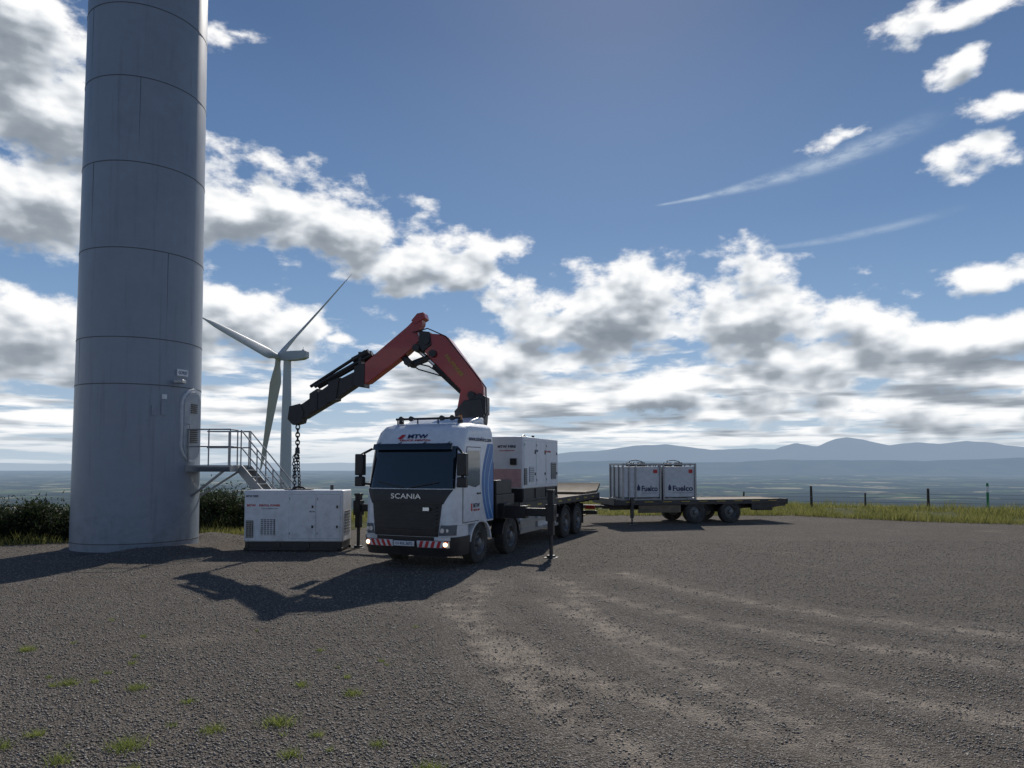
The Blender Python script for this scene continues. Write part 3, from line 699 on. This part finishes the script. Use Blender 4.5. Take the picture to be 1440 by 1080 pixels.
mb=MB(); mb.cyl((.05,.0,4.55),(1.0,.0,5.42),.13,n=18); mb.cyl((1.0,0,5.42),(1.52,0,5.88),.065,n=14,mi=1)
mb.cyl((.95,0,5.72),(1.75,0,5.45),.10,n=14); mb.cyl((1.75,0,5.45),(1.95,0,5.68),.1,.1,n=14)
for p in((1.2,6.1),(1.5,5.9),(1.0,5.72),(-.15,4.5),(1.75,5.5)): mb.cyl((p[0],-.30,p[1]),(p[0],.30,p[1]),.11,n=18)
mb.obj('boom_cylinder',crane,[M_black,M_chrome])
for pts,r_ in(([(-.3,.26,3.4),(-.62,.3,4.0),(-.58,.3,4.7),(-.2,.27,5.2),(.6,.27,6.20),(1.15,.28,6.45),(1.6,.27,6.35)],.018),([(.7,.24,5.1),(1.1,.3,5.35),(1.5,.3,5.45),(1.9,.26,5.6)],.022),([(.5,-.24,5.0),(1.1,-.3,5.2),(1.6,-.3,5.35),(2.0,-.24,5.6)],.022)):
    mb=MB(); mb.tube(pts,r_,6); mb.obj('hydraulic_hose',crane,M_black)
def link(mb,c,rot,h=.075,w=.045,r=.017):
    pts=[]
    for k in range(10):
        a=2*math.pi*k/10; p=Vector((math.cos(a)*w,0,math.sin(a)*h)); p=Matrix.Rotation(rot,3,'Z')@p; pts.append(Vector(c)+p)
    mb.tube(pts,r,6,0,True)
HR=5.30
mb=MB()
for k in range(6): link(mb,(HR,0,3.66-k*.115),k*math.pi/2+.3,.08,.055,.022)
mb.obj('chain',crane,M_black)
for sx_ in(-1,1):
    mb=MB()
    for k in range(11):
        link(mb,(HR+sx_*.02+sx_*.003*k,sx_*.008*k,2.78-k*.098),k*math.pi/2+.2+sx_*.4,.065,.042,.016)
    mb.obj('chain',crane,M_black)
mb=MB()
for k in range(7): link(mb,(HR+.08+.01*math.sin(k),.05,2.75-k*.095),k*math.pi/2+.9,.06,.04,.015)
mb.obj('chain',crane,M_black)
mb=MB(); mb.cyl((HR,0,3.05),(HR,0,2.86),.06,.075,n=14)
pts=[Vector((HR+math.sin(a)*.09,0,2.80+math.cos(a)*.09)) for a in np.linspace(-.2,4.3,10)]; mb.tube(pts,.028,8)
mb.obj('hook',crane,M_steel)
mb=MB(); mb.bx(-3.65,2.72,1.62,1.78,1.12,1.34,0); mb.bx(-2.2,1.9,1.56,1.84,1.06,1.40,0); mb.bx(-1.3,1.3,1.50,1.90,1.02,1.46,0); mb.obj('outrigger_beam',tr_,M_black,bevel=.012)
for x,yy,tz in((2.60,1.7,1.85),(-3.62,1.7,1.66)):
    mb=MB(); mb.bx(x-.08,x+.08,yy-.08,yy+.08,.62,tz); mb.bx(x-.12,x+.12,yy-.12,yy+.12,1.0,1.45); mb.cyl((x,yy,.06),(x,yy,.7),.05,n=14,mi=1); mb.cyl((x,yy,.02),(x,yy,.08),.13,.12,n=20); mb.bx(x-.17,x+.17,yy-.17,yy+.17,-.02,.022)
    mb.bx(x-.10,x+.10,yy-.10,yy+.10,tz-.07,tz)
    mb.obj('stabiliser_leg',tr_,[M_black,M_steel],bevel=.008)

# ---------------------------------------------------------------- generators
def generator(loc,rz,W,D_,H,base,label,kind):
    g=empty('generator',loc,rz); tag(g,label,'generator','rental generators')
    mb=MB(); mb.bx(-W/2+.03,W/2-.03,-D_/2+.03,D_/2-.03,.06,base); mb.bx(-W/2,W/2,-D_/2,-D_/2+.08,0,.09); mb.bx(-W/2,W/2,D_/2-.08,D_/2,0,.09)
    for x in(-W/2+.05,-W/6,W/6-.1,W/2-.15): mb.bx(x,x+.1,-D_/2,D_/2,.0,base)
    mb.obj('skid_base',g,M_black,bevel=.01)
    mb=MB(); mb.bx(-W/2,W/2,-D_/2,D_/2,base,H); body=mb.obj('canopy',g,M_genwhite,bevel=.035)
    y=-D_/2; b0=base+.10; b1=H-.12
    xsp=[-W/2+.45*W,-W/2+.73*W,W/2-.06] if kind==0 else [-W/2+.06,-W/2+.34*W,-W/2+.62*W,W/2-.06]
    for i in range(len(xsp)-1):
        mb=MB(); a,b=xsp[i]+.02,xsp[i+1]-.02
        mb.bx(a-.006,b+.006,y-.003,y+.02,b0-.006,b1+.006,1); mb.bx(a,b,y-.009,y+.02,b0,b1,0); dr_=mb.obj('door',g,[M_genwhite,M_grey],bevel=.0)
        for z in(b0+.3,b1-.4):
            mb=MB(); mb.bx(b-.11,b-.06,y-.03,y-.009,z,z+.08); mb.obj('handle',dr_,M_black,bevel=.004)
        for z in(b0+.12,b1-.15):
            mb=MB(); mb.cyl((a+.02,y-.02,z),(a+.02,y-.02,z+.06),.010,n=8); mb.obj('hinge',dr_,M_grey)
    def vent(xa,xb,za,zb,n,mats=(M_black,M_genwhite)):
        mb=MB(); mb.bx(xa,xb,y-.019,y-.010,za,zb,0)
        for k in range(n):
            z=za+(zb-za)*(k+.25)/n; mb.bx(xa+.01,xb-.01,y-.035,y-.018,z,z+(zb-za)/n*.45,1)
        for k in range(int((xb-xa)/.09)+1): xx=xa+k*.09; mb.bx(xx,min(xx+.015,xb),y-.038,y-.02,za,zb,1)
        mb.obj('vent',g,list(mats))
    vent(-W/2+.07,-W/2+.28,base+.12,base+.62,9,(M_black,M_grey))
    vent(-W/2+.50,-W/2+.92,base+.20,base+.66,8)
    if kind==1: vent(W/2-.75,W/2-.25,base+.25,base+.8,8,(M_black,M_grey))
    mb=MB()
    for s_ in(-1,1): mb.tube([(s_*.25,0,H-.02),(s_*.14,0,H+.06),(0,0,H+.1)],.03,8)
    mb.bx(-.4,.4,-.15,.15,H-.01,H+.03); mb.obj('lifting_point',g,M_black if kind else M_steel)
    mb=MB(); mb.cyl((W/2-.5,.1,H),(W/2-.5,.1,H+.14),.05,n=14); mb.obj('exhaust_pipe',g,M_steel)
    for s_ in(-1,1):
        if kind==1 and s_<0: continue
        mb=MB(); X_=s_*W/2
        for k in range(8):
            z=base+.25+k*.085; mb.bx(min(X_,X_+s_*.015),max(X_,X_+s_*.015),-D_/2+.2,D_/2-.2,z,z+.045)
        mb.obj('end_vent',g,M_grey)
    if kind==0:
        text('MTW HIRE',g,M_navy,(-W/2+.24,y-.006,H-.17),(1,0,0),(0,0,1),.36,.06,.002,.02)
        text('MTW',g,M_redp,(-W/2+.22,y-.006,H-.44),(1,0,0),(0,0,1),.26,.07,.002,.03)
        text('RENTAL POWER',g,M_redp,(-W/2+.76,y-.006,H-.44),(1,0,0),(0,0,1),.62,.065,.002,.03); text('MTW',g,M_navy,(W/2-.9,y-.014,H-.62),(1,0,0),(0,0,1),.16,.045,.002,.02)
        text('www.mtwhire.com',g,M_navy,(-W/2+.76,y-.006,H-.53),(1,0,0),(0,0,1),.5,.035,.002,.0)
    else:
        text('RENTAL POWER',g,M_redp,(.55,y-.014,H-.42),(1,0,0),(0,0,1),.6,.06,.002,.02); text('MTW',g,M_navy,(-.5,y-.014,H-.42),(1,0,0),(0,0,1),.3,.08,.002,.02)
        mb=MB(); mb.bx(-W/2-.006,-W/2,-D_/2+.06,D_/2-.06,base+.04,base+.60); mb.obj('red_panel',g,mat('faded_red',(.55,.33,.32),.5))
        text('MTW HIRE',g,M_navy,(-W/2-.01,-.1,H-.30),(0,-1,0),(0,0,1),.6,.08,.003,.03); text('www.mtwhire.com',g,M_redp,(-W/2-.01,-.1,H-.42),(0,-1,0),(0,0,1),.5,.04,.003,.01)
        mb=MB(); mb.bx(-W/2-.05,-W/2,-.42,-.22,base+.72,base+.92); mb.obj('control_box',g,M_black)
    return g
generator((-6.39,21.42,.02),math.radians(-1.5),2.92,1.0,1.76,.26,'white canopied generator on black skid beside the access steps',0)
lp=TM@Vector((.55,4.85,1.405))
generator(tuple(lp),TA+math.pi/2,3.25,1.25,1.98,.40,'white generator with red end panel standing on truck bed',1)

# ---------------------------------------------------------------- trailer
ta=math.radians(14)
tl=empty('flatbed_trailer',(4.5+1.25*-.242,30+1.25*.97,0),ta); tag(tl,'low two axle flatbed trailer with timber deck hitched behind truck','trailer')
TLM=Matrix.Translation(tl.location)@Matrix.Rotation(ta,4,'Z')
mb=MB(); mb.bx(-.15,8.0,-1.22,1.22,.94,1.02,0); mb.bx(-.2,8.05,-1.27,-1.22,.84,1.04,1); mb.bx(-.2,8.05,1.22,1.27,.84,1.04,1); mb.bx(8.0,8.08,-1.27,1.27,.80,1.04,1); mb.bx(-.25,-.15,-1.27,1.27,.84,1.1,1)
for k in range(9): mb.bx(.3+k*.85,.7+k*.85,-1.277,-1.271,.95,.985,2)
mb.obj('deck',tl,[M_wood,M_steel,M_yellow],bevel=0)
mb=MB(); mb.prism([(6.3,.84),(8.0,.84),(8.0,.72),(6.3,.58)],lambda a,b,t:(a,t,b),-1.2,-1.15)
for s_ in(-.45,.45): mb.bx(-.1,7.9,s_-.05,s_+.05,.60,.92)
for k in np.arange(.3,7.9,.7): mb.bx(k,k+.07,-1.2,1.2,.8,.93)
for x in(3.57,5.2): mb.cyl((x,-.9,.5),(x,.9,.5),.08); 
mb.bx(3.0,5.9,-.6,.6,.5,.62)
mb.obj('frame',tl,M_steel)
mb=MB(); mb.bx(.9,2.85,-1.24,-1.16,.50,.82); mb.obj('side_locker',tl,M_wood,bevel=.01)
mb=MB(); mb.beam((-.1,0,.75),(-2.3,-1.0,.80),.14,.14); mb.beam((-.1,-.5,.75),(-1.4,-.6,.78),.1,.1); mb.beam((-.1,.5,.75),(-1.4,-.6,.78),.1,.1); mb.cyl((-2.3,-1.0,.72),(-2.3,-1.0,.9),.12,n=14); mb.obj('drawbar',tl,M_steel,bevel=.01)
w1=make_wheel(tl,0,0,.49,.49,.36,False)
w1.rotation_euler=(0,0,-math.pi/2); w1.location=(3.57,-1.05,.49)
for x,yy in((5.25,-1.05),(3.57,1.05),(5.25,1.05)):
    c=copy_wheel(w1,x,yy,False); c.rotation_euler=(0,0,-math.pi/2 if yy<0 else math.pi/2)
for x in(3.57,5.25):
    pts=[(x-math.cos(math.radians(a))*.6,.5+math.sin(math.radians(a))*.38) for a in range(20,161,14)]; pin=[(x-math.cos(math.radians(a))*.58,.5+math.sin(math.radians(a))*.355) for a in range(160,19,-14)]
    for s_ in (-1,1): mb=MB(); mb.prism(pts+pin,lambda a,b,t:(a,t,b),s_*.85,s_*1.24); mb.obj('mudguard',tl,M_black)
x=.55
mb=MB(); mb.bx(x-.06,x+.06,-1.38,-1.26,.3,1.15); mb.bx(x-.14,x+.14,-1.46,-1.18,.0,.03); mb.cyl((x,-1.32,.02),(x,-1.32,.35),.035); mb.obj('support_leg',tl,M_steel)
mb=MB(); mb.bx(6.6,7.4,-1.10,-.6,.52,.8); mb.obj('tool_box',tl,M_black,bevel=.02)
mb=MB(); mb.tube([(-.2,.2,.95),(-.6,0,.5),(-1.3,-.4,.38),(-2.0,-.8,.7),(-2.3,-1.1,1.0)],.025,6); mb.obj('air_hose',tl,M_yellow)

def fuel(xa,xb,label,extra):
    p=TLM@Vector(((xa+xb)/2,-.35,1.025)); W=xb-xa; D_=1.5; H=1.58
    g=empty('fuel_tank',tuple(p),ta); tag(g,label,'fuel tank','white fuel tanks on the trailer')
    mb=MB(); mb.bx(-W/2+.06,W/2-.06,-D_/2+.05,D_/2-.05,.12,H-.14); tk=mb.obj('tank_body',g,M_cage,bevel=.03)
    mb=MB()
    for x in(-W/2+.04,W/2-.04):
        for y in(-D_/2+.04,D_/2-.04): mb.bx(x-.04,x+.04,y-.04,y+.04,0,H)
    for z in(.04,H-.04):
        for y in(-D_/2+.04,D_/2-.04): mb.bx(-W/2+.08,W/2-.08,y-.035,y+.035,z-.04,z+.04)
        for x in(-W/2+.04,W/2-.04): mb.bx(x-.035,x+.035,-D_/2+.08,D_/2-.08,z-.04,z+.04)
    if extra:
        for xx in(-W/2+.32,-W/2+.62): mb.bx(xx-.03,xx+.03,-D_/2+.0,-D_/2+.049,.08,H-.08)
    for s_ in(-1,1):
        for yy in (-.25,.25): mb.bx(s_*(W/2-.025)-.03,s_*(W/2-.025)+.02,yy-.03,yy+.03,.08,H-.08)
    mb.bx(-W/2+.2,-W/2+.45,-D_/2-.01,D_/2,.0,.0+.1); mb.bx(W/2-.45,W/2-.2,-D_/2-.01,D_/2,.0,.1)
    mb.obj('frame',g,M_grey,bevel=.006)
    mb=MB(); mb.cyl((-.2,0,H-.15),(-.2,0,H+.03),.2,n=20); mb.tube([(-.4,-.3,H-.16),(-.38,-.3,H+.10),(-.1,-.3,H+.14),(.2,-.3,H+.08),(.3,-.3,H-.16)],.02,6)
    mb.bx(.05,.3,-.4,-.1,H-.15,H+.04); mb.obj('pump_fitting',g,M_black)
    yq=-D_/2+.044
    fw=.74 if extra else .96; cx=W/2-fw/2-.22 if extra else .1
    text('Fuelco',g,M_navy,(cx+.06,yq,.50),(1,0,0),(0,0,1),fw,.24,.003,.03); text('fuel management solutions',g,M_navy,(cx+.06,yq,.31),(1,0,0),(0,0,1),fw,.045,.003,0)
    dx=cx-fw/2-.06; mb=MB(); mb.add([(dx-.09,yq,.42),(dx+.05,yq,.42),(dx+.05,yq,.56),(dx-.02,yq,.70),(dx-.09,yq,.56)],[(0,1,2,3,4)]); mb.obj('drop_logo',g,M_navy)
    mb=MB(); mb.bx(W/2-.35,W/2-.17,-D_/2+.035,-D_/2+.046,H-.42,H-.27); mb.obj('hazard_label',g,M_redp)
    return g
fuel(.22,2.02,'wide white framed fuel tank on trailer deck with black fittings',True)
fuel(2.10,3.68,'narrower white framed fuel tank on trailer deck with black fittings',False)

# ---------------------------------------------------------------- fence
fe_=empty('fence',(16,38,0)); tag(fe_,'sparse timber post and wire fence along the grassy edge','fence')
FP=[(12.8,39.5),(16.2,38.6),(18.8,38),(21.7,37.2),(26.3,35.8),(28.6,35),(31,34)]
tops=[]
for i,(a,b) in enumerate(FP):
    big_=i in(1,3,5)
    z=float(terrain(a,b)[0]); mb=MB(); h=(1.15 if big_ else .85)+rnd.uniform(-.05,.05); lx=rnd.uniform(-.04,.04)
    mb.cyl((a-16,b-38,z-.2),(a-16+lx,b-38,z+h),.075 if big_ else .05,.06 if big_ else .045,10); mb.obj('post',fe_,M_post); tops.append((a-16+lx,b-38,z))
for k in(.35,.6,.8):
    mb=MB(); mb.tube([Vector((t[0],t[1]-.06,t[2]+k)) for t in tops],.008,5); mb.obj('wire',fe_,M_grey)
a,b=24.0,36.0; z=float(terrain(a,b)[0]); mp=MB(); mp.cyl((0,0,-.2),(0,0,.95),.06,n=12,mi=0); mp.cyl((0,0,.95),(0,0,1.25),.062,n=12,mi=1); mp.cyl((0,0,1.25),(0,0,1.42),.062,.05,n=12,mi=0)
mpo=mp.obj('marker_post',None,[M_green,M_genwhite]); mpo.location=(a,b,z); tag(mpo,'green marker post with white band in rough grass','marker post')

# ---------------------------------------------------------------- world
W=bpy.data.worlds.new('World'); sc.world=W; W.use_nodes=True; nt=W.node_tree; nt.nodes.clear()
W.cycles.sampling_method='MANUAL'; W.cycles.sample_map_resolution=512
BG=.075
grp=bpy.data.node_groups.new('cloud_density','ShaderNodeTree')
grp.interface.new_socket('P',in_out='INPUT',socket_type='NodeSocketVector'); grp.interface.new_socket('detail',in_out='INPUT',socket_type='NodeSocketFloat'); grp.interface.new_socket('D',in_out='OUTPUT',socket_type='NodeSocketFloat')
gi=grp.nodes.new('NodeGroupInput'); go=grp.nodes.new('NodeGroupOutput'); Pn=gi.outputs[0]; DT=gi.outputs[1]
warp=grp.nodes.new('ShaderNodeTexNoise'); warp.inputs['Scale'].default_value=11; warp.inputs['Detail'].default_value=2; grp.links.new(Pn,warp.inputs['Vector'])
wv=vmath(grp,'SCALE',vmath(grp,'SUBTRACT',warp.outputs['Color'],(.5,.5,.5)),scale=.07); PW=vmath(grp,'ADD',Pn,wv)
n1=nnoise(grp,vmath(grp,'MULTIPLY',Pn,(1,1.5,1)),10,DT,.57)
CL=[(20,30,.15,.10,0),(40,160,.13,.10,0),(60,270,.17,.08,0),(330,285,.15,.065,0),(470,325,.15,.06,0),(610,362,.13,.045,0),
 (50,480,.19,.065,0),(350,455,.15,.05,0),(484,473,.045,.02,.3),(340,45,.08,.035,.55),
 (900,425,.22,.06,0),(1060,455,.20,.04,0),(810,455,.15,.04,0),(1200,485,.26,.036,0),(1400,475,.16,.03,0),(690,505,.16,.03,0),
 (950,550,.30,.028,0),(1270,565,.28,.026,0),
 (1330,22,.12,.035,.25),(1420,145,.06,.03,.25),(1400,215,.075,.032,.20),(1350,85,.05,.026,.40),(1370,380,.11,.026,.15),(1170,193,.055,.018,.20),
 (-300,200,.25,.1,0),(-250,420,.3,.08,0),(1800,300,.25,.06,0)]
cur=None
for a,b,ra,rb,off in CL:
    u=(a-720)/1000; t=(605-b)/1000; s_=(t+.05)/(1-.05*t); az=math.atan(u*(1+.05*s_)); v=s_*math.cos(az)
    l=vmath(grp,'LENGTH',vmath(grp,'MULTIPLY',vmath(grp,'SUBTRACT',PW,(az,v,0)),(1/(ra*math.cos(az)),1/rb,0)),out=1)
    if off: l=nmath(grp,'ADD',l,off)
    cur=l if cur is None else nmath(grp,'MINIMUM',cur,l)
bd=nmath(grp,'ADD',nmath(grp,'MULTIPLY',cur,-.72),.82)
bd=nmath(grp,'MAXIMUM',bd,-.9)
D1=nmath(grp,'ADD',bd,nmath(grp,'MULTIPLY',nmath(grp,'SUBTRACT',n1,.5),2.4))
sp=grp.nodes.new('ShaderNodeSeparateXYZ'); grp.links.new(Pn,sp.inputs[0])
lg=nmath(grp,'LOGARITHM',nmath(grp,'MAXIMUM',nmath(grp,'ADD',sp.outputs[1],.05),.01),2.71828)
cb=grp.nodes.new('ShaderNodeCombineXYZ'); grp.links.new(nmath(grp,'MULTIPLY',sp.outputs[0],4.4),cb.inputs[0]); grp.links.new(nmath(grp,'MULTIPLY',lg,4.4),cb.inputs[1]); cb.inputs[2].default_value=3.7
n2=nnoise(grp,cb.outputs[0],1.35,DT,.55)
bias=nmath(grp,'SUBTRACT',.28,nmath(grp,'MULTIPLY',nmath(grp,'MAXIMUM',nmath(grp,'SUBTRACT',sp.outputs[1],.13),0),9.0))
Dk=nmath(grp,'ADD',bias,nmath(grp,'MULTIPLY',nmath(grp,'SUBTRACT',n2,.5),3.2))
grp.links.new(nmath(grp,'MAXIMUM',D1,Dk),go.inputs[0])

tc=nt.nodes.new('ShaderNodeTexCoord').outputs['Generated']
sp=nt.nodes.new('ShaderNodeSeparateXYZ'); nt.links.new(tc,sp.inputs[0])
az=nmath(nt,'ARCTAN2',sp.outputs[0],sp.outputs[1])
hl_=nmath(nt,'SQRT',nmath(nt,'ADD',nmath(nt,'MULTIPLY',sp.outputs[0],sp.outputs[0]),nmath(nt,'MULTIPLY',sp.outputs[1],sp.outputs[1])))
v=nmath(nt,'DIVIDE',sp.outputs[2],nmath(nt,'MAXIMUM',hl_,.05))
cb=nt.nodes.new('ShaderNodeCombineXYZ'); nt.links.new(az,cb.inputs[0]); nt.links.new(v,cb.inputs[1])
def dens(off,det):
    g=nt.nodes.new('ShaderNodeGroup'); g.node_tree=grp; nt.links.new(vmath(nt,'ADD',cb.outputs[0],off),g.inputs[0]); g.inputs[1].default_value=det; return g.outputs[0]
d0=dens((0,0,0),7); d1=dens((.005,.027,0),3)
mask=smooth(nt,d0,0,.36)
mask=nmath(nt,'MULTIPLY',mask,smooth(nt,v,.0,.05,.3,1))
dif=nmath(nt,'MULTIPLY',nmath(nt,'SUBTRACT',d0,d1),.72)
thick=nmath(nt,'MULTIPLY',nmath(nt,'MAXIMUM',nmath(nt,'ADD',nmath(nt,'MULTIPLY',d0,.3),nmath(nt,'MULTIPLY',d1,.7)),0),.50)
lit=nmath(nt,'ADD',nmath(nt,'SUBTRACT',.84,thick),dif)
lit=nmath(nt,'ADD',lit,smooth(nt,d0,0,.5,.30,0))
lit=nmath(nt,'ADD',lit,smooth(nt,v,.02,.13,.12,0),clamp=True)
ramp=nt.nodes.new('ShaderNodeValToRGB'); nt.links.new(lit,ramp.inputs[0]); k=1/BG
els=ramp.color_ramp.elements; els[0].position=.05; els[0].color=(.24,.28,.33,1); els[1].position=1; els[1].color=(1.0,1.0,1.0,1)
for p_,c_ in((.40,(.33,.37,.42)),(.66,(.58,.62,.67)),(.85,(.84,.87,.90))):
    e_=els.new(p_); e_.color=c_+(1,)
cc=vmath(nt,'SCALE',ramp.outputs[0],scale=k)
sky=nt.nodes.new('ShaderNodeTexSky'); sky.sky_type='NISHITA'; sky.sun_disc=False; sky.sun_elevation=SUN_EL; sky.sun_rotation=SUN_AZ
sky.altitude=250; sky.air_density=1.0; sky.dust_density=.5; sky.ozone_density=3.0
gr_=nt.nodes.new('ShaderNodeValToRGB'); nt.links.new(nmath(nt,'MULTIPLY',v,1.0,clamp=True),gr_.inputs[0])
e=gr_.color_ramp.elements; e[0].position=0; e[0].color=(.42,.53,.66,1); e[1].position=1; e[1].color=(.045,.09,.22,1)
for p_,c_ in((.06,(.34,.48,.66)),(.16,(.21,.36,.59)),(.34,(.12,.235,.45)),(.62,(.068,.14,.30))):
    e_=e.new(p_); e_.color=c_+(1,)
skc=nmix(nt,.18,vmath(nt,'SCALE',gr_.outputs[0],scale=k),sky.outputs[0])
hz=nmath(nt,'POWER',2.718,nmath(nt,'MULTIPLY',nmath(nt,'ABSOLUTE',v),-15))
skc=nmix(nt,nmath(nt,'MULTIPLY',hz,.75),skc,tuple(c*k for c in(.52,.62,.72)))
def trail(a0,b0,a1,b1,w,st):
    q=[]
    for a,b in((a0,b0),(a1,b1)):
        u=(a-720)/1000; t=(605-b)/1000; s_=(t+.05)/(1-.05*t); z_=math.atan(u); q.append(Vector((z_,s_*math.cos(z_))))
    dr=q[1]-q[0]; L=dr.length; dr/=L; nn=Vector((-dr.y,dr.x))
    rel=vmath(nt,'SUBTRACT',cb.outputs[0],(q[0].x,q[0].y,0))
    al=nmath(nt,'DIVIDE',vmath(nt,'DOT_PRODUCT',rel,(dr.x,dr.y,0),out=1),L)
    ac=vmath(nt,'DOT_PRODUCT',rel,(nn.x,nn.y,0),out=1)
    ac=nmath(nt,'ADD',ac,nmath(nt,'MULTIPLY',nmath(nt,'MULTIPLY',al,nmath(nt,'SUBTRACT',1,al)),.03))
    ww=nmath(nt,'ADD',nmath(nt,'MULTIPLY',smooth(nt,al,0,.8),w),w*.15)
    f=nmath(nt,'DIVIDE',nmath(nt,'ABSOLUTE',ac),ww)
    m=smooth(nt,f,0,1.2,1,0); m=nmath(nt,'MULTIPLY',m,nmath(nt,'MULTIPLY',smooth(nt,al,0,.08),smooth(nt,al,.8,1.15,1,0)))
    return nmath(nt,'MULTIPLY',m,st)
ns=smooth(nt,nnoise(nt,vmath(nt,'MULTIPLY',cb.outputs[0],(1,2.5,1)),30,5,.65),.3,.65,.2,1)
tm=nmath(nt,'MAXIMUM',trail(920,290,1300,178,.014,.6),trail(985,355,1330,302,.006,.35))
tm=nmath(nt,'MULTIPLY',tm,ns)
skc=nmix(nt,tm,skc,tuple(c*k for c in(.55,.64,.75)))
fin=nmix(nt,mask,skc,cc)
bg=nt.nodes.new('ShaderNodeBackground'); nt.links.new(fin,bg.inputs[0]); bg.inputs[1].default_value=BG
wo=nt.nodes.new('ShaderNodeOutputWorld'); nt.links.new(bg.outputs[0],wo.inputs[0])

sd=Vector((math.sin(SUN_AZ)*math.cos(SUN_EL),math.cos(SUN_AZ)*math.cos(SUN_EL),math.sin(SUN_EL)))
L=bpy.data.lights.new('sun','SUN'); L.energy=3.8; L.angle=math.radians(.53); L.color=(1,.94,.86)
lo=bpy.data.objects.new('sun',L); lo.rotation_euler=(-sd).to_track_quat('-Z','Y').to_euler(); lo.location=(0,0,50); col.objects.link(lo)

cam=bpy.data.cameras.new('camera'); cam.lens=25; cam.sensor_width=36; cam.shift_y=65/1440; cam.clip_start=.1; cam.clip_end=120000
co=bpy.data.objects.new('camera',cam); co.location=(0,0,2.5); co.rotation_euler=(math.radians(90)+math.atan(.05),0,0); col.objects.link(co); sc.camera=co
